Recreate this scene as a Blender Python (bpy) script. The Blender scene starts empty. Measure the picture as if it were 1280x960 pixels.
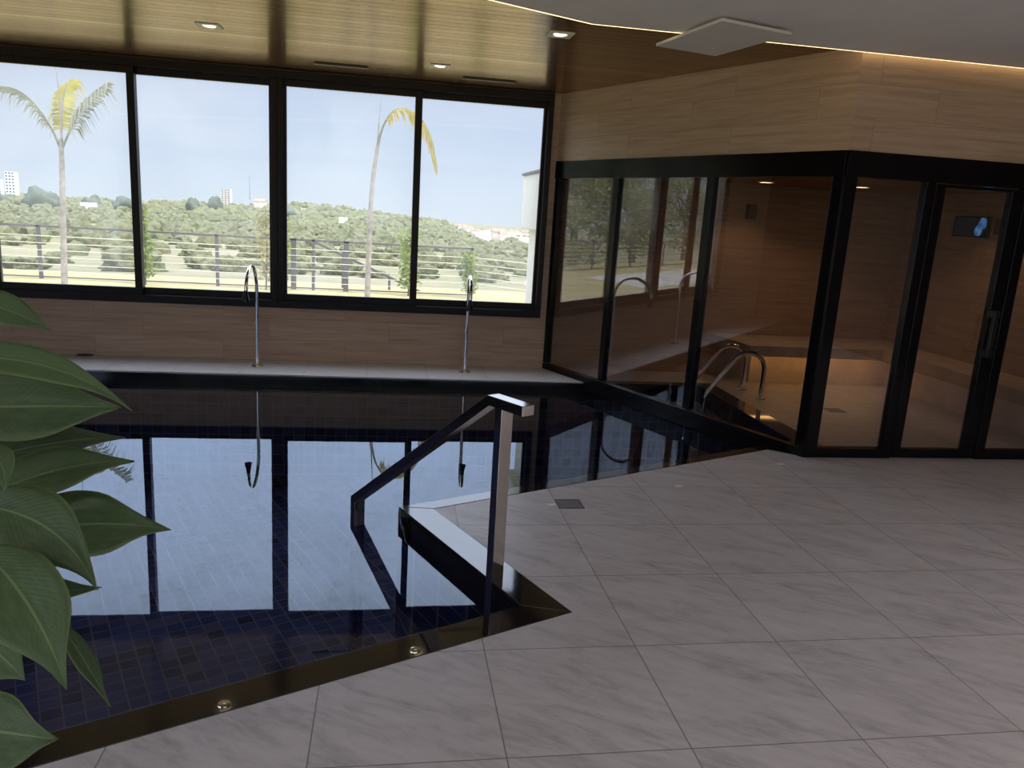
import bpy, bmesh, math, random
from mathutils import Vector, Matrix, noise

random.seed(7)
SC = bpy.context.scene
COL = SC.collection
R = math.radians

# ------------------------------------------------------------------ camera
cam_data = bpy.data.cameras.new('camera')
cam = bpy.data.objects.new('camera', cam_data)
COL.objects.link(cam)
cam_data.sensor_fit = 'HORIZONTAL'
cam_data.sensor_width = 36.0
cam_data.lens = 963.336 / 1280 * 36.0
cam_data.clip_start = 0.05
cam_data.clip_end = 6000
_yaw, _pitch, _roll = R(9.38973), R(12.41894), R(3.49553)
_f = Vector((math.sin(_yaw) * math.cos(_pitch), math.cos(_yaw) * math.cos(_pitch), -math.sin(_pitch)))
_r = Vector((math.cos(_yaw), -math.sin(_yaw), 0))
_u = _r.cross(_f)
_rr = _r * math.cos(_roll) + _u * math.sin(_roll)
_uu = -_r * math.sin(_roll) + _u * math.cos(_roll)
cam.matrix_world = Matrix((
    (_rr.x, _uu.x, -_f.x, 0.0), (_rr.y, _uu.y, -_f.y, 0.0), (_rr.z, _uu.z, -_f.z, 1.6), (0, 0, 0, 1)))
SC.camera = cam

# ------------------------------------------------------------------ colour management
SC.display_settings.display_device = 'sRGB'
SC.view_settings.view_transform = 'Standard'
SC.view_settings.look = 'None'
SC.view_settings.gamma = 1.0
SC.view_settings.use_curve_mapping = False
SC.view_settings.exposure = 0.0
SC.cycles.max_bounces = 14
SC.cycles.diffuse_bounces = 6
SC.cycles.glossy_bounces = 6
SC.cycles.transparent_max_bounces = 24
SC.cycles.caustics_reflective = False
SC.cycles.caustics_refractive = False
SC.cycles.sample_clamp_indirect = 8.0
SC.cycles.use_denoising = True

# ------------------------------------------------------------------ sky and sun
SKY_STOPS = [(0.0, (0.30, 0.32, 0.26)), (0.482, (0.42, 0.45, 0.42)), (0.486, (0.80, 0.90, 1.02)), (0.53, (0.70, 0.81, 1.0)),
             (0.575, (0.58, 0.70, 0.95)), (0.602, (0.58, 0.71, 0.97)), (0.645, (1.7, 2.0, 2.7)), (0.73, (2.9, 3.25, 4.1)), (0.85, (3.0, 3.3, 4.0)), (1.0, (3.0, 3.3, 4.0))]
SKY_STRENGTH = 1.0
world = bpy.data.worlds.new('sky')
SC.world = world
world.use_nodes = True
wn, wl = world.node_tree.nodes, world.node_tree.links
wn.clear()
wo = wn.new('ShaderNodeOutputWorld')
wb = wn.new('ShaderNodeBackground')
wr = wn.new('ShaderNodeValToRGB')
wt = wn.new('ShaderNodeTexCoord')
ws = wn.new('ShaderNodeSeparateXYZ')
wm = wn.new('ShaderNodeMath'); wm.operation = 'MULTIPLY_ADD'
wm.inputs[1].default_value = 0.5; wm.inputs[2].default_value = 0.5
wl.new(wt.outputs['Generated'], ws.inputs[0])
wl.new(ws.outputs['Z'], wm.inputs[0])
wl.new(wm.outputs[0], wr.inputs[0])
cr = wr.color_ramp
while len(cr.elements) > 1:
    cr.elements.remove(cr.elements[-1])
cr.elements[0].position = SKY_STOPS[0][0]; cr.elements[0].color = (*SKY_STOPS[0][1], 1)
for p_, c_ in SKY_STOPS[1:]:
    e_ = cr.elements.new(p_); e_.color = (*c_, 1)
# thin broken cloud
wnz = wn.new('ShaderNodeTexNoise'); wnz.inputs['Scale'].default_value = 2.2; wnz.inputs['Detail'].default_value = 5
wmap = wn.new('ShaderNodeMapping'); wmap.inputs['Scale'].default_value = (1, 1, 4)
wl.new(wt.outputs['Generated'], wmap.inputs[0]); wl.new(wmap.outputs[0], wnz.inputs['Vector'])
wcr = wn.new('ShaderNodeValToRGB')
wcr.color_ramp.elements[0].position = 0.48; wcr.color_ramp.elements[0].color = (0, 0, 0, 1)
wcr.color_ramp.elements[1].position = 0.75; wcr.color_ramp.elements[1].color = (0.35, 0.35, 0.35, 1)
wl.new(wnz.outputs[0], wcr.inputs[0])
wmx = wn.new('ShaderNodeMix'); wmx.data_type = 'RGBA'
wmx.inputs[7].default_value = (1.0, 1.02, 1.05, 1)
wl.new(wcr.outputs[0], wmx.inputs[0]); wl.new(wr.outputs[0], wmx.inputs[6])
wl.new(wmx.outputs[2], wb.inputs['Color'])
wb.inputs['Strength'].default_value = SKY_STRENGTH
wl.new(wb.outputs[0], wo.inputs[0])

sun_d = bpy.data.lights.new('sun', 'SUN')
sun_d.energy = 3.0
sun_d.color = (1.0, 0.93, 0.80)
sun_d.angle = R(1.0)
sun = bpy.data.objects.new('sun', sun_d)
COL.objects.link(sun)
sun.location = (40, -20, 60)
sun.rotation_euler = Vector((-0.62, 0.30, -0.95)).to_track_quat('-Z', 'Y').to_euler()

# ------------------------------------------------------------------ geometry constants (metres, window wall along X, window side at +Y)
WY = 8.0                      # window wall plane
CZ = 2.80                     # timber ceiling
WATER = -0.085
TH = R(24.351)                # the pool's near edges are turned by this much
CA, SA = math.cos(TH), math.sin(TH)
def cd(c, d): return (c * CA - d * SA, c * SA + d * CA)
K = Vector((3.0, 4.97, 0))    # cabin corner
GA = R(24.1)
GD = Vector((-math.sin(GA), math.cos(GA), 0))     # along the cabin's pool side
GN = Vector((math.cos(GA), math.sin(GA), 0))      # into the cabin
GLEN = 3.40

# ------------------------------------------------------------------ material helpers
class NT:
    def __init__(s, name):
        s.m = bpy.data.materials.new(name); s.m.use_nodes = True
        s.n, s.l = s.m.node_tree.nodes, s.m.node_tree.links
        s.n.clear(); s.out = s.n.new('ShaderNodeOutputMaterial')
    def add(s, typ, **kw):
        nd = s.n.new(typ)
        for k, v in kw.items(): setattr(nd, k, v)
        return nd
    def link(s, a, b): s.l.new(a, b)
    def val(s, sock, v):
        if hasattr(v, 'is_linked'): s.l.new(v, sock)
        else: sock.default_value = v
    def pos(s): return s.add('ShaderNodeNewGeometry').outputs['Position']
    def obj(s): return s.add('ShaderNodeTexCoord').outputs['Object']
    def mapping(s, vec, scale=(1, 1, 1), rot=(0, 0, 0), loc=(0, 0, 0)):
        m = s.add('ShaderNodeMapping'); s.link(vec, m.inputs[0])
        m.inputs['Scale'].default_value = scale; m.inputs['Rotation'].default_value = rot; m.inputs['Location'].default_value = loc
        return m.outputs[0]
    def noise(s, vec, scale=5, detail=4, rough=0.55, dist=0.0):
        n = s.add('ShaderNodeTexNoise'); s.link(vec, n.inputs['Vector'])
        n.inputs['Scale'].default_value = scale; n.inputs['Detail'].default_value = detail
        n.inputs['Roughness'].default_value = rough; n.inputs['Distortion'].default_value = dist
        return n.outputs[0]
    def ramp(s, fac, stops, interp='LINEAR'):
        r = s.add('ShaderNodeValToRGB'); s.link(fac, r.inputs[0]); e = r.color_ramp.elements
        r.color_ramp.interpolation = interp
        while len(e) > 1: e.remove(e[-1])
        e[0].position = stops[0][0]; e[0].color = (*stops[0][1], 1)
        for p, c in stops[1:]:
            q = e.new(p); q.color = (*c, 1)
        return r.outputs[0]
    def mix(s, fac, a, b, mode='MIX'):
        m = s.add('ShaderNodeMix', data_type='RGBA', blend_type=mode)
        s.val(m.inputs[0], fac)
        for i, v in ((6, a), (7, b)):
            if isinstance(v, tuple): m.inputs[i].default_value = (*v[:3], 1)
            else: s.link(v, m.inputs[i])
        return m.outputs[2]
    def math(s, op, a, b=0.0, c=0.0):
        m = s.add('ShaderNodeMath', operation=op)
        s.val(m.inputs[0], a); s.val(m.inputs[1], b); s.val(m.inputs[2], c)
        return m.outputs[0]
    def dot(s, vec, d):
        m = s.add('ShaderNodeVectorMath', operation='DOT_PRODUCT'); s.link(vec, m.inputs[0]); m.inputs[1].default_value = d
        return m.outputs['Value']
    def comb(s, x, y, z=0.0):
        c = s.add('ShaderNodeCombineXYZ'); s.val(c.inputs[0], x); s.val(c.inputs[1], y); s.val(c.inputs[2], z)
        return c.outputs[0]
    def brick(s, vec, w, h, mortar=0.002, offset=0.5, bias=0.0):
        b = s.add('ShaderNodeTexBrick'); s.link(vec, b.inputs['Vector'])
        b.offset = offset; b.squash = 1.0
        b.inputs['Scale'].default_value = 1.0; b.inputs['Mortar Size'].default_value = mortar
        b.inputs['Mortar Smooth'].default_value = 0.0; b.inputs['Bias'].default_value = bias
        b.inputs['Brick Width'].default_value = w; b.inputs['Row Height'].default_value = h
        b.inputs['Color1'].default_value = (0, 0, 0, 1); b.inputs['Color2'].default_value = (1, 1, 1, 1)
        b.inputs['Mortar'].default_value = (0.5, 0.5, 0.5, 1)
        return b.outputs['Color'], b.outputs['Fac']
    def bump(s, h, strength=0.2, dist=0.01):
        b = s.add('ShaderNodeBump'); s.link(h, b.inputs['Height'])
        b.inputs['Strength'].default_value = strength; b.inputs['Distance'].default_value = dist
        return b.outputs[0]
    def bsdf(s, color, rough=0.5, metal=0.0, spec=0.5, normal=None, **kw):
        p = s.add('ShaderNodeBsdfPrincipled')
        if isinstance(color, tuple): p.inputs['Base Color'].default_value = (*color[:3], 1)
        else: s.link(color, p.inputs['Base Color'])
        s.val(p.inputs['Roughness'], rough); s.val(p.inputs['Metallic'], metal); s.val(p.inputs['Specular IOR Level'], spec)
        if normal is not None: s.link(normal, p.inputs['Normal'])
        for k, v in kw.items(): s.val(p.inputs[k.replace('_', ' ')], v)
        s.link(p.outputs[0], s.out.inputs[0])
        return p
    def schlick(s, f0, normal=None):
        lw = s.add('ShaderNodeLayerWeight'); lw.inputs['Blend'].default_value = 0.5
        if normal is not None: s.link(normal, lw.inputs['Normal'])
        return s.math('MULTIPLY_ADD', s.math('POWER', lw.outputs['Facing'], 5.0), 1 - f0, f0)
    def done(s, shader=None):
        if shader is not None: s.link(shader, s.out.inputs[0])
        return s.m

M = {}
def simple(name, color, rough=0.5, metal=0.0, spec=0.5, vary=0.12, scale=18.0):
    t = NT(name)
    n = t.noise(t.obj(), scale, 4)
    lo = tuple(c * (1 - vary) for c in color); hi = tuple(min(1, c * (1 + vary)) for c in color)
    t.bsdf(t.ramp(n, [(0.3, lo), (0.7, hi)]), rough, metal, spec)
    M[name] = t.done(); return M[name]

def wood_plank(name, along, dark, mid, light, length=1.2, row=0.215, rough=0.45, spec=0.4, seam=0.0015, grain=1.0):
    """Wood-look planks laid horizontally along the world direction `along`."""
    t = NT(name)
    P = t.pos()
    u = t.dot(P, along); z = t.dot(P, (0, 0, 1))
    v2 = t.comb(u, z, 0.0)
    tone, seam_f = t.brick(v2, length, row, seam, 0.37)
    sh = t.math('MULTIPLY', tone, 7.3)
    g = t.comb(t.math('MULTIPLY_ADD', tone, 13.7, t.math('MULTIPLY', u, 0.9)), t.math('MULTIPLY', z, 16.0 * grain), sh)
    n1 = t.noise(g, 1.6, 6, 0.62, 0.6)
    g2 = t.comb(t.math('MULTIPLY', u, 2.2), t.math('MULTIPLY', z, 70.0), sh)
    n2 = t.noise(g2, 1.0, 3, 0.6, 0.0)
    nn = t.math('MULTIPLY_ADD', n2, 0.35, t.math('MULTIPLY', n1, 0.65))
    c = t.ramp(nn, [(0.30, dark), (0.47, mid), (0.68, light)])
    c = t.mix(t.math('MULTIPLY', tone, 0.28), c, t.mix(0.5, c, mid, 'MULTIPLY'))
    c = t.mix(t.math('MULTIPLY', seam_f, 0.55), c, tuple(x * 0.35 for x in dark))
    t.bsdf(c, rough, 0.0, spec, t.bump(n1, 0.06, 0.004))
    M[name] = t.done(); return M[name]

WD, WMD, WL = (0.37, 0.245, 0.17), (0.495, 0.35, 0.25), (0.60, 0.45, 0.335)
wood_plank('wood_tile_back', (1, 0, 0), WD, WMD, WL)
wood_plank('wood_tile_side', tuple(GD), WD, WMD, WL, rough=0.4)
wood_plank('wood_tile_inner', (0, 1, 0), WD, WMD, WL)

wood_plank('dark_timber', (0.7, 0.7, 0), (0.03, 0.018, 0.012), (0.05, 0.03, 0.02), (0.08, 0.05, 0.032))

# glossy timber lining boards, running along X
t = NT('timber_ceiling')
P = t.pos()
x = t.dot(P, (1, 0, 0)); y = t.dot(P, (0, 1, 0))
tone, seam_f = t.brick(t.comb(t.math('ADD', x, 60.0), y), 200.0, 0.105, 0.004, 0.0)
g = t.comb(t.math('MULTIPLY_ADD', tone, 9.1, t.math('MULTIPLY', x, 0.7)), t.math('MULTIPLY', y, 22.0), t.math('MULTIPLY', tone, 5.0))
n1 = t.noise(g, 1.5, 6, 0.6, 0.5)
c = t.ramp(n1, [(0.3, (0.06, 0.024, 0.016)), (0.55, (0.095, 0.042, 0.028)), (0.75, (0.135, 0.066, 0.044))])
c = t.mix(t.math('MULTIPLY', seam_f, 0.9), c, (0.008, 0.004, 0.003))
hgt = t.math('SUBTRACT', t.math('MULTIPLY', n1, 0.25), seam_f)
bn = t.bump(hgt, 0.12, 0.003)
board = t.noise(t.comb(0.0, t.math('FLOOR', t.math('DIVIDE', y, 0.105))), 3.7, 0)
gloss = t.math('MULTIPLY', t.math('MULTIPLY_ADD', seam_f, -0.5, 1.0), t.math('MULTIPLY_ADD', board, 0.7, 0.62))
d_ = t.add('ShaderNodeBsdfDiffuse'); t.link(c, d_.inputs['Color']); t.link(bn, d_.inputs['Normal'])
g_ = t.add('ShaderNodeBsdfGlossy'); g_.inputs['Color'].default_value = (1.0, 0.81, 0.60, 1); t.link(bn, g_.inputs['Normal'])
t.link(t.math('MULTIPLY_ADD', n1, 0.10, 0.14), g_.inputs['Roughness'])
m_ = t.add('ShaderNodeMixShader'); t.link(t.math('MULTIPLY', t.schlick(0.095, bn), gloss), m_.inputs[0]); t.link(d_.outputs[0], m_.inputs[1]); t.link(g_.outputs[0], m_.inputs[2])
t.link(m_.outputs[0], t.out.inputs[0])
M['timber_ceiling'] = t.done()

# grey porcelain floor tiles
def tile_floor(name, x0, y0, w, h, base, grout, rough=0.3, vein=1.0, mort=0.0022):
    t = NT(name)
    P = t.pos()
    v = t.mapping(P, loc=(-x0 + 40 * w, -y0 + 40 * h, 0))
    tone, gf = t.brick(v, w, h, mort, 0.0)
    st = t.mapping(t.mapping(P, rot=(0, 0, R(32))), scale=(0.8, 3.0, 1))
    off = t.add('ShaderNodeVectorMath', operation='ADD'); t.link(st, off.inputs[0])
    t.link(t.comb(t.math('MULTIPLY', tone, 11.0), t.math('MULTIPLY', tone, 7.0), 0.0), off.inputs[1])
    n1 = t.noise(off.outputs[0], 2.6, 8, 0.66, 0.9)
    n2 = t.noise(off.outputs[0], 11.0, 6, 0.65, 0.4)
    nn = t.math('MULTIPLY_ADD', n2, 0.4, t.math('MULTIPLY', n1, 0.6))
    lo = tuple(c * (1 - 0.40 * vein) for c in base); hi = tuple(min(1, c * (1 + 0.16 * vein)) for c in base)
    c = t.ramp(nn, [(0.32, lo), (0.50, base), (0.66, hi)])
    c = t.mix(t.math('MULTIPLY', tone, 0.10), c, tuple(x * 0.8 for x in base))
    c = t.mix(t.math('MULTIPLY', gf, 0.8), c, grout)
    t.bsdf(c, t.math('MULTIPLY_ADD', n2, 0.12, rough), 0.0, 0.4, t.bump(t.math('SUBTRACT', t.math('MULTIPLY', n2, 0.2), gf), 0.12, 0.002))
    M[name] = t.done()
tile_floor('floor_tile', 0.383, 1.990, 0.587, 0.587, (0.535, 0.50, 0.505), (0.12, 0.11, 0.105))
tile_floor('deck_tile', 0.383, 7.30, 0.587, 0.70, (0.66, 0.65, 0.66), (0.25, 0.24, 0.24), 0.3, 0.4)
tile_floor('path_concrete', 0, 0, 1.2, 1.2, (0.55, 0.52, 0.46), (0.3, 0.28, 0.25), 0.7, 0.6)

# polished black granite
t = NT('black_granite')
n = t.noise(t.pos(), 160, 2, 0.7); n2 = t.noise(t.pos(), 14, 4, 0.6)
c = t.ramp(n, [(0.5, (0.008, 0.007, 0.008)), (0.72, (0.03, 0.027, 0.028))])
t.bsdf(c, t.math('MULTIPLY_ADD', n2, 0.05, 0.035), 0.0, 0.9)
M['black_granite'] = t.done()

# blue pool mosaic
def mosaic(name, uexp, vexp, s):
    t = NT(name)
    P = t.pos()
    u = t.dot(P, uexp); v = t.dot(P, vexp)
    vec = t.comb(t.math('ADD', u, 50 * s), t.math('ADD', v, 50 * s))
    tone, gf = t.brick(vec, s, s, 0.0045, 0.0)
    # a second lookup at cell size scatters the tone of each tile
    wn_ = t.add('ShaderNodeTexWhiteNoise', noise_dimensions='2D')
    t.link(t.comb(t.math('FLOOR', t.math('DIVIDE', u, s)), t.math('FLOOR', t.math('DIVIDE', v, s))), wn_.inputs['Vector'])
    c = t.ramp(wn_.outputs['Value'], [(0.0, (0.007, 0.007, 0.015)), (0.3, (0.016, 0.017, 0.046)), (0.75, (0.024, 0.026, 0.072)), (1.0, (0.045, 0.034, 0.055))])
    c = t.mix(gf, c, (0.072, 0.062, 0.072))
    t.bsdf(c, 0.6, 0.0, 0.04)
    M[name] = t.done()
mosaic('mosaic_floor', (CA, SA, 0), (-SA, CA, 0), 0.098)
mosaic('mosaic_wall', (1.0, 0.83, 0), (0, 0, 1), 0.098)

# still water: Fresnel mirror over a blue-tinted clear body
t = NT('pool_water')
nb = t.noise(t.pos(), 2.3, 2, 0.5)
bn = t.bump(nb, 0.008, 0.02)
fr = t.schlick(0.055, bn)
tr = t.add('ShaderNodeBsdfTransparent'); tr.inputs[0].default_value = (0.80, 0.86, 1.0, 1)
gl = t.add('ShaderNodeBsdfGlossy'); gl.inputs['Color'].default_value = (0.78, 0.88, 1.0, 1); gl.inputs['Roughness'].default_value = 0.0
t.link(bn, gl.inputs['Normal'])
mx = t.add('ShaderNodeMixShader'); t.link(fr, mx.inputs[0]); t.link(tr.outputs[0], mx.inputs[1]); t.link(gl.outputs[0], mx.inputs[2])
M['pool_water'] = t.done(mx.outputs[0])

# panes
def pane_mat(name, tint, f0, film=0.0, film_col=(0.8, 0.82, 0.82)):
    t = NT(name)
    fr = t.schlick(f0)
    tr = t.add('ShaderNodeBsdfTransparent'); tr.inputs[0].default_value = (*tint, 1)
    gl = t.add('ShaderNodeBsdfGlossy'); gl.inputs['Roughness'].default_value = 0.0; gl.inputs['Color'].default_value = (1, 1, 1, 1)
    mx = t.add('ShaderNodeMixShader'); t.link(fr, mx.inputs[0]); t.link(tr.outputs[0], mx.inputs[1]); t.link(gl.outputs[0], mx.inputs[2])
    sh = mx.outputs[0]
    if film:
        n = t.noise(t.pos(), 0.9, 3, 0.55, 0.6)
        f = t.ramp(n, [(0.38, (film * 0.25,) * 3), (0.62, (film,) * 3)])
        tl = t.add('ShaderNodeBsdfTranslucent'); tl.inputs[0].default_value = (*film_col, 1)
        m2 = t.add('ShaderNodeMixShader'); t.link(f, m2.inputs[0]); t.link(sh, m2.inputs[1]); t.link(tl.outputs[0], m2.inputs[2])
        sh = m2.outputs[0]
    M[name] = t.done(sh)
pane_mat('window_glass', (0.95, 0.96, 0.955), 0.012, 0.10)
pane_mat('tinted_glass', (0.80, 0.77, 0.755), 0.115)

simple('bronze_aluminium', (0.010, 0.006, 0.008), 0.35, 0.0, 0.2)
simple('black_aluminium', (0.005, 0.004, 0.005), 0.2, 0.0, 0.3)
simple('white_plaster', (0.88, 0.85, 0.86), 0.85, 0, 0.2, 0.03, 4)
simple('white_paint', (0.78, 0.77, 0.75), 0.5, 0, 0.4, 0.03, 6)
simple('white_plastic', (0.75, 0.74, 0.73), 0.4, 0, 0.5, 0.03)
simple('black_plastic', (0.012, 0.012, 0.013), 0.4, 0, 0.5)
simple('grey_grate', (0.16, 0.155, 0.155), 0.5, 0.3, 0.5)
simple('grey_metal', (0.11, 0.10, 0.115), 0.5, 0.2, 0.5)
simple('steel_cable', (0.72, 0.68, 0.56), 0.35, 0.3, 0.5)
simple('pot_glaze', (0.03, 0.028, 0.03), 0.3, 0, 0.5)
simple('soil', (0.05, 0.032, 0.02), 0.95, 0, 0.2, 0.5, 60)
simple('bench_stone', (0.62, 0.51, 0.42), 0.4, 0, 0.4, 0.15, 5)
simple('exterior_white', (0.80, 0.78, 0.74), 0.8, 0, 0.2, 0.05, 3)
simple('palm_trunk', (0.33, 0.30, 0.27), 0.85, 0, 0.2, 0.3, 9)
simple('bark', (0.13, 0.095, 0.07), 0.9, 0, 0.2, 0.35, 6)
simple('town_wall', (0.72, 0.62, 0.55), 0.9, 0, 0.1, 0.12, 0.2)
simple('town_white', (0.85, 0.84, 0.82), 0.9, 0, 0.1, 0.05, 0.2)
simple('town_roof', (0.50, 0.29, 0.21), 0.9, 0, 0.1, 0.2, 0.3)
simple('dark_pane', (0.10, 0.11, 0.13), 0.2)

t = NT('polished_steel')
n = t.noise(t.obj(), 30, 3)
t.bsdf((0.72, 0.68, 0.64), t.math('MULTIPLY_ADD', n, 0.04, 0.07), 1.0, 0.5)
M['polished_steel'] = t.done()
t = NT('chrome')
n = t.noise(t.obj(), 30, 3)
t.bsdf((0.86, 0.85, 0.84), t.math('MULTIPLY_ADD', n, 0.03, 0.05), 1.0, 0.5)
M['chrome'] = t.done()

def glow(name, color, strength):
    t = NT(name)
    e = t.add('ShaderNodeEmission'); e.inputs[0].default_value = (*color, 1); e.inputs[1].default_value = strength
    M[name] = t.done(e.outputs[0])
glow('warm_strip', (1.0, 0.72, 0.36), 3.0)
glow('bench_strip', (1.0, 0.58, 0.20), 6.5)
glow('lamp_warm', (1.0, 0.80, 0.50), 2.4)
glow('cabin_lamp', (1.0, 0.62, 0.30), 9.0)
glow('coping_lamp', (1.0, 0.72, 0.48), 1.6)

# television picture: black with a pale blue figure at the right
t = NT('screen')
o = t.obj()
n = t.noise(o, 16, 3)
yy = t.dot(o, (0, -1, 0)); zz = t.dot(o, (0, 0, 1))
def blob(cy, cz, r):
    d = t.math('SQRT', t.math('ADD', t.math('POWER', t.math('SUBTRACT', yy, cy), 2.0), t.math('POWER', t.math('SUBTRACT', zz, cz), 2.0)))
    return t.math('LESS_THAN', t.math('MULTIPLY_ADD', n, 0.05, d), r)
fac = t.math('MAXIMUM', t.math('MAXIMUM', blob(0.125, -0.035, 0.075), blob(0.17, 0.03, 0.075)), blob(0.165, 0.075, 0.05))
c = t.mix(fac, (0.002, 0.004, 0.010), t.ramp(n, [(0.35, (0.02, 0.09, 0.30)), (0.65, (0.12, 0.32, 0.60))]))
e = t.add('ShaderNodeEmission'); t.link(c, e.inputs[0]); e.inputs[1].default_value = 1.0
pb = t.add('ShaderNodeBsdfPrincipled'); pb.inputs['Base Color'].default_value = (0.005, 0.005, 0.006, 1); pb.inputs['Roughness'].default_value = 0.15
ad = t.add('ShaderNodeAddShader'); t.link(e.outputs[0], ad.inputs[0]); t.link(pb.outputs[0], ad.inputs[1])
M['screen'] = t.done(ad.outputs[0])

# ground, hills, foliage
def ground_mat(name, stops, s1, s2, rough=0.95):
    t = NT(name)
    a = t.noise(t.pos(), s1, 6, 0.6, 0.3); b = t.noise(t.pos(), s2, 4, 0.65)
    n = t.math('MULTIPLY_ADD', b, 0.45, t.math('MULTIPLY', a, 0.55))
    t.bsdf(t.ramp(n, stops), rough, 0, 0.1, t.bump(b, 0.4, 0.05))
    M[name] = t.done()
ground_mat('lawn', [(0.35, (0.32, 0.30, 0.13)), (0.5, (0.43, 0.37, 0.18)), (0.63, (0.48, 0.38, 0.23))], 0.5, 9)
ground_mat('scrub', [(0.36, (0.15, 0.155, 0.085)), (0.46, (0.22, 0.21, 0.11)), (0.55, (0.27, 0.24, 0.155)), (0.64, (0.33, 0.26, 0.20))], 0.06, 0.5)
ground_mat('far_scrub', [(0.36, (0.12, 0.15, 0.10)), (0.5, (0.19, 0.21, 0.14)), (0.64, (0.30, 0.27, 0.20))], 0.012, 0.10)

def foliage(name, a, b, trans=0.35, scale=3.0, rugged=0.0):
    t = NT(name)
    n = t.noise(t.pos(), scale, 3, 0.6)
    c = t.ramp(n, [(0.35, a), (0.65, b)])
    d = t.add('ShaderNodeBsdfPrincipled'); t.link(c, d.inputs['Base Color']); d.inputs['Roughness'].default_value = 0.55
    d.inputs['Specular IOR Level'].default_value = 0.25
    if rugged: t.link(t.bump(t.noise(t.pos(), 2.4, 5, 0.7), rugged, 0.5), d.inputs['Normal'])
    tl = t.add('ShaderNodeBsdfTranslucent'); t.link(c, tl.inputs[0])
    mx = t.add('ShaderNodeMixShader'); mx.inputs[0].default_value = trans
    t.link(d.outputs[0], mx.inputs[1]); t.link(tl.outputs[0], mx.inputs[2])
    M[name] = t.done(mx.outputs[0])
foliage('tree_leaf', (0.20, 0.24, 0.10), (0.44, 0.44, 0.19), 0.4, 1.2)
foliage('vine_leaf', (0.16, 0.22, 0.04), (0.32, 0.38, 0.09), 0.35, 3)
foliage('dry_leaf', (0.30, 0.27, 0.10), (0.42, 0.36, 0.16), 0.35, 3)
foliage('palm_green', (0.26, 0.27, 0.19), (0.40, 0.40, 0.30), 0.3, 3)
foliage('palm_yellow', (0.48, 0.43, 0.06), (0.68, 0.60, 0.16), 0.4, 4)
foliage('palm_pale', (0.50, 0.42, 0.17), (0.66, 0.58, 0.30), 0.4, 4)
foliage('far_tree', (0.13, 0.14, 0.058), (0.27, 0.265, 0.125), 0.0, 1.1, 1.0)
foliage('skyline_tree', (0.085, 0.105, 0.075), (0.13, 0.15, 0.105), 0.0, 0.3)

# broad glossy house-plant leaf: UV u along, v across
t = NT('plant_leaf')
uv = t.add('ShaderNodeUVMap').outputs[0]
sx = t.add('ShaderNodeSeparateXYZ'); t.link(uv, sx.inputs[0])
u_, v_ = sx.outputs[0], sx.outputs[1]
av = t.math('ABSOLUTE', t.math('SUBTRACT', v_, 0.5))
rib = t.math('LESS_THAN', av, 0.018)
w = t.math('SINE', t.math('MULTIPLY', t.math('SUBTRACT', u_, t.math('MULTIPLY', av, 0.55)), 150.0))
n = t.noise(t.comb(t.math('MULTIPLY', u_, 3.0), t.math('MULTIPLY', v_, 5.0), 0.0), 2.5, 4)
c = t.ramp(n, [(0.3, (0.026, 0.055, 0.024)), (0.55, (0.046, 0.088, 0.036)), (0.75, (0.075, 0.125, 0.05))])
oi = t.add('ShaderNodeObjectInfo').outputs['Random']
c = t.mix(t.math('MULTIPLY', oi, 0.45), c, (0.10, 0.18, 0.065))
c = t.mix(t.math('MULTIPLY', t.math('MULTIPLY_ADD', w, 0.5, 0.5), 0.07), c, (0.09, 0.17, 0.06))
c = t.mix(t.math('MULTIPLY', rib, 0.6), c, (0.20, 0.29, 0.13))
edge = t.ramp(av, [(0.455, (0, 0, 0)), (0.5, (1, 1, 1))])
c = t.mix(t.math('MULTIPLY', edge, 0.55), c, (0.20, 0.27, 0.08))
hgt = t.math('SUBTRACT', t.math('MULTIPLY', w, 0.3), t.math('MULTIPLY', rib, 1.0))
d = t.add('ShaderNodeBsdfPrincipled'); t.link(c, d.inputs['Base Color']); d.inputs['Roughness'].default_value = 0.34
d.inputs['Specular IOR Level'].default_value = 0.55; t.link(t.bump(hgt, 0.12, 0.003), d.inputs['Normal'])
tl = t.add('ShaderNodeBsdfTranslucent'); t.link(c, tl.inputs[0])
mx = t.add('ShaderNodeMixShader'); mx.inputs[0].default_value = 0.18
t.link(d.outputs[0], mx.inputs[1]); t.link(tl.outputs[0], mx.inputs[2])
M['plant_leaf'] = t.done(mx.outputs[0])
simple('plant_stem', (0.10, 0.16, 0.05), 0.5, 0, 0.4, 0.2, 12)

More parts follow.
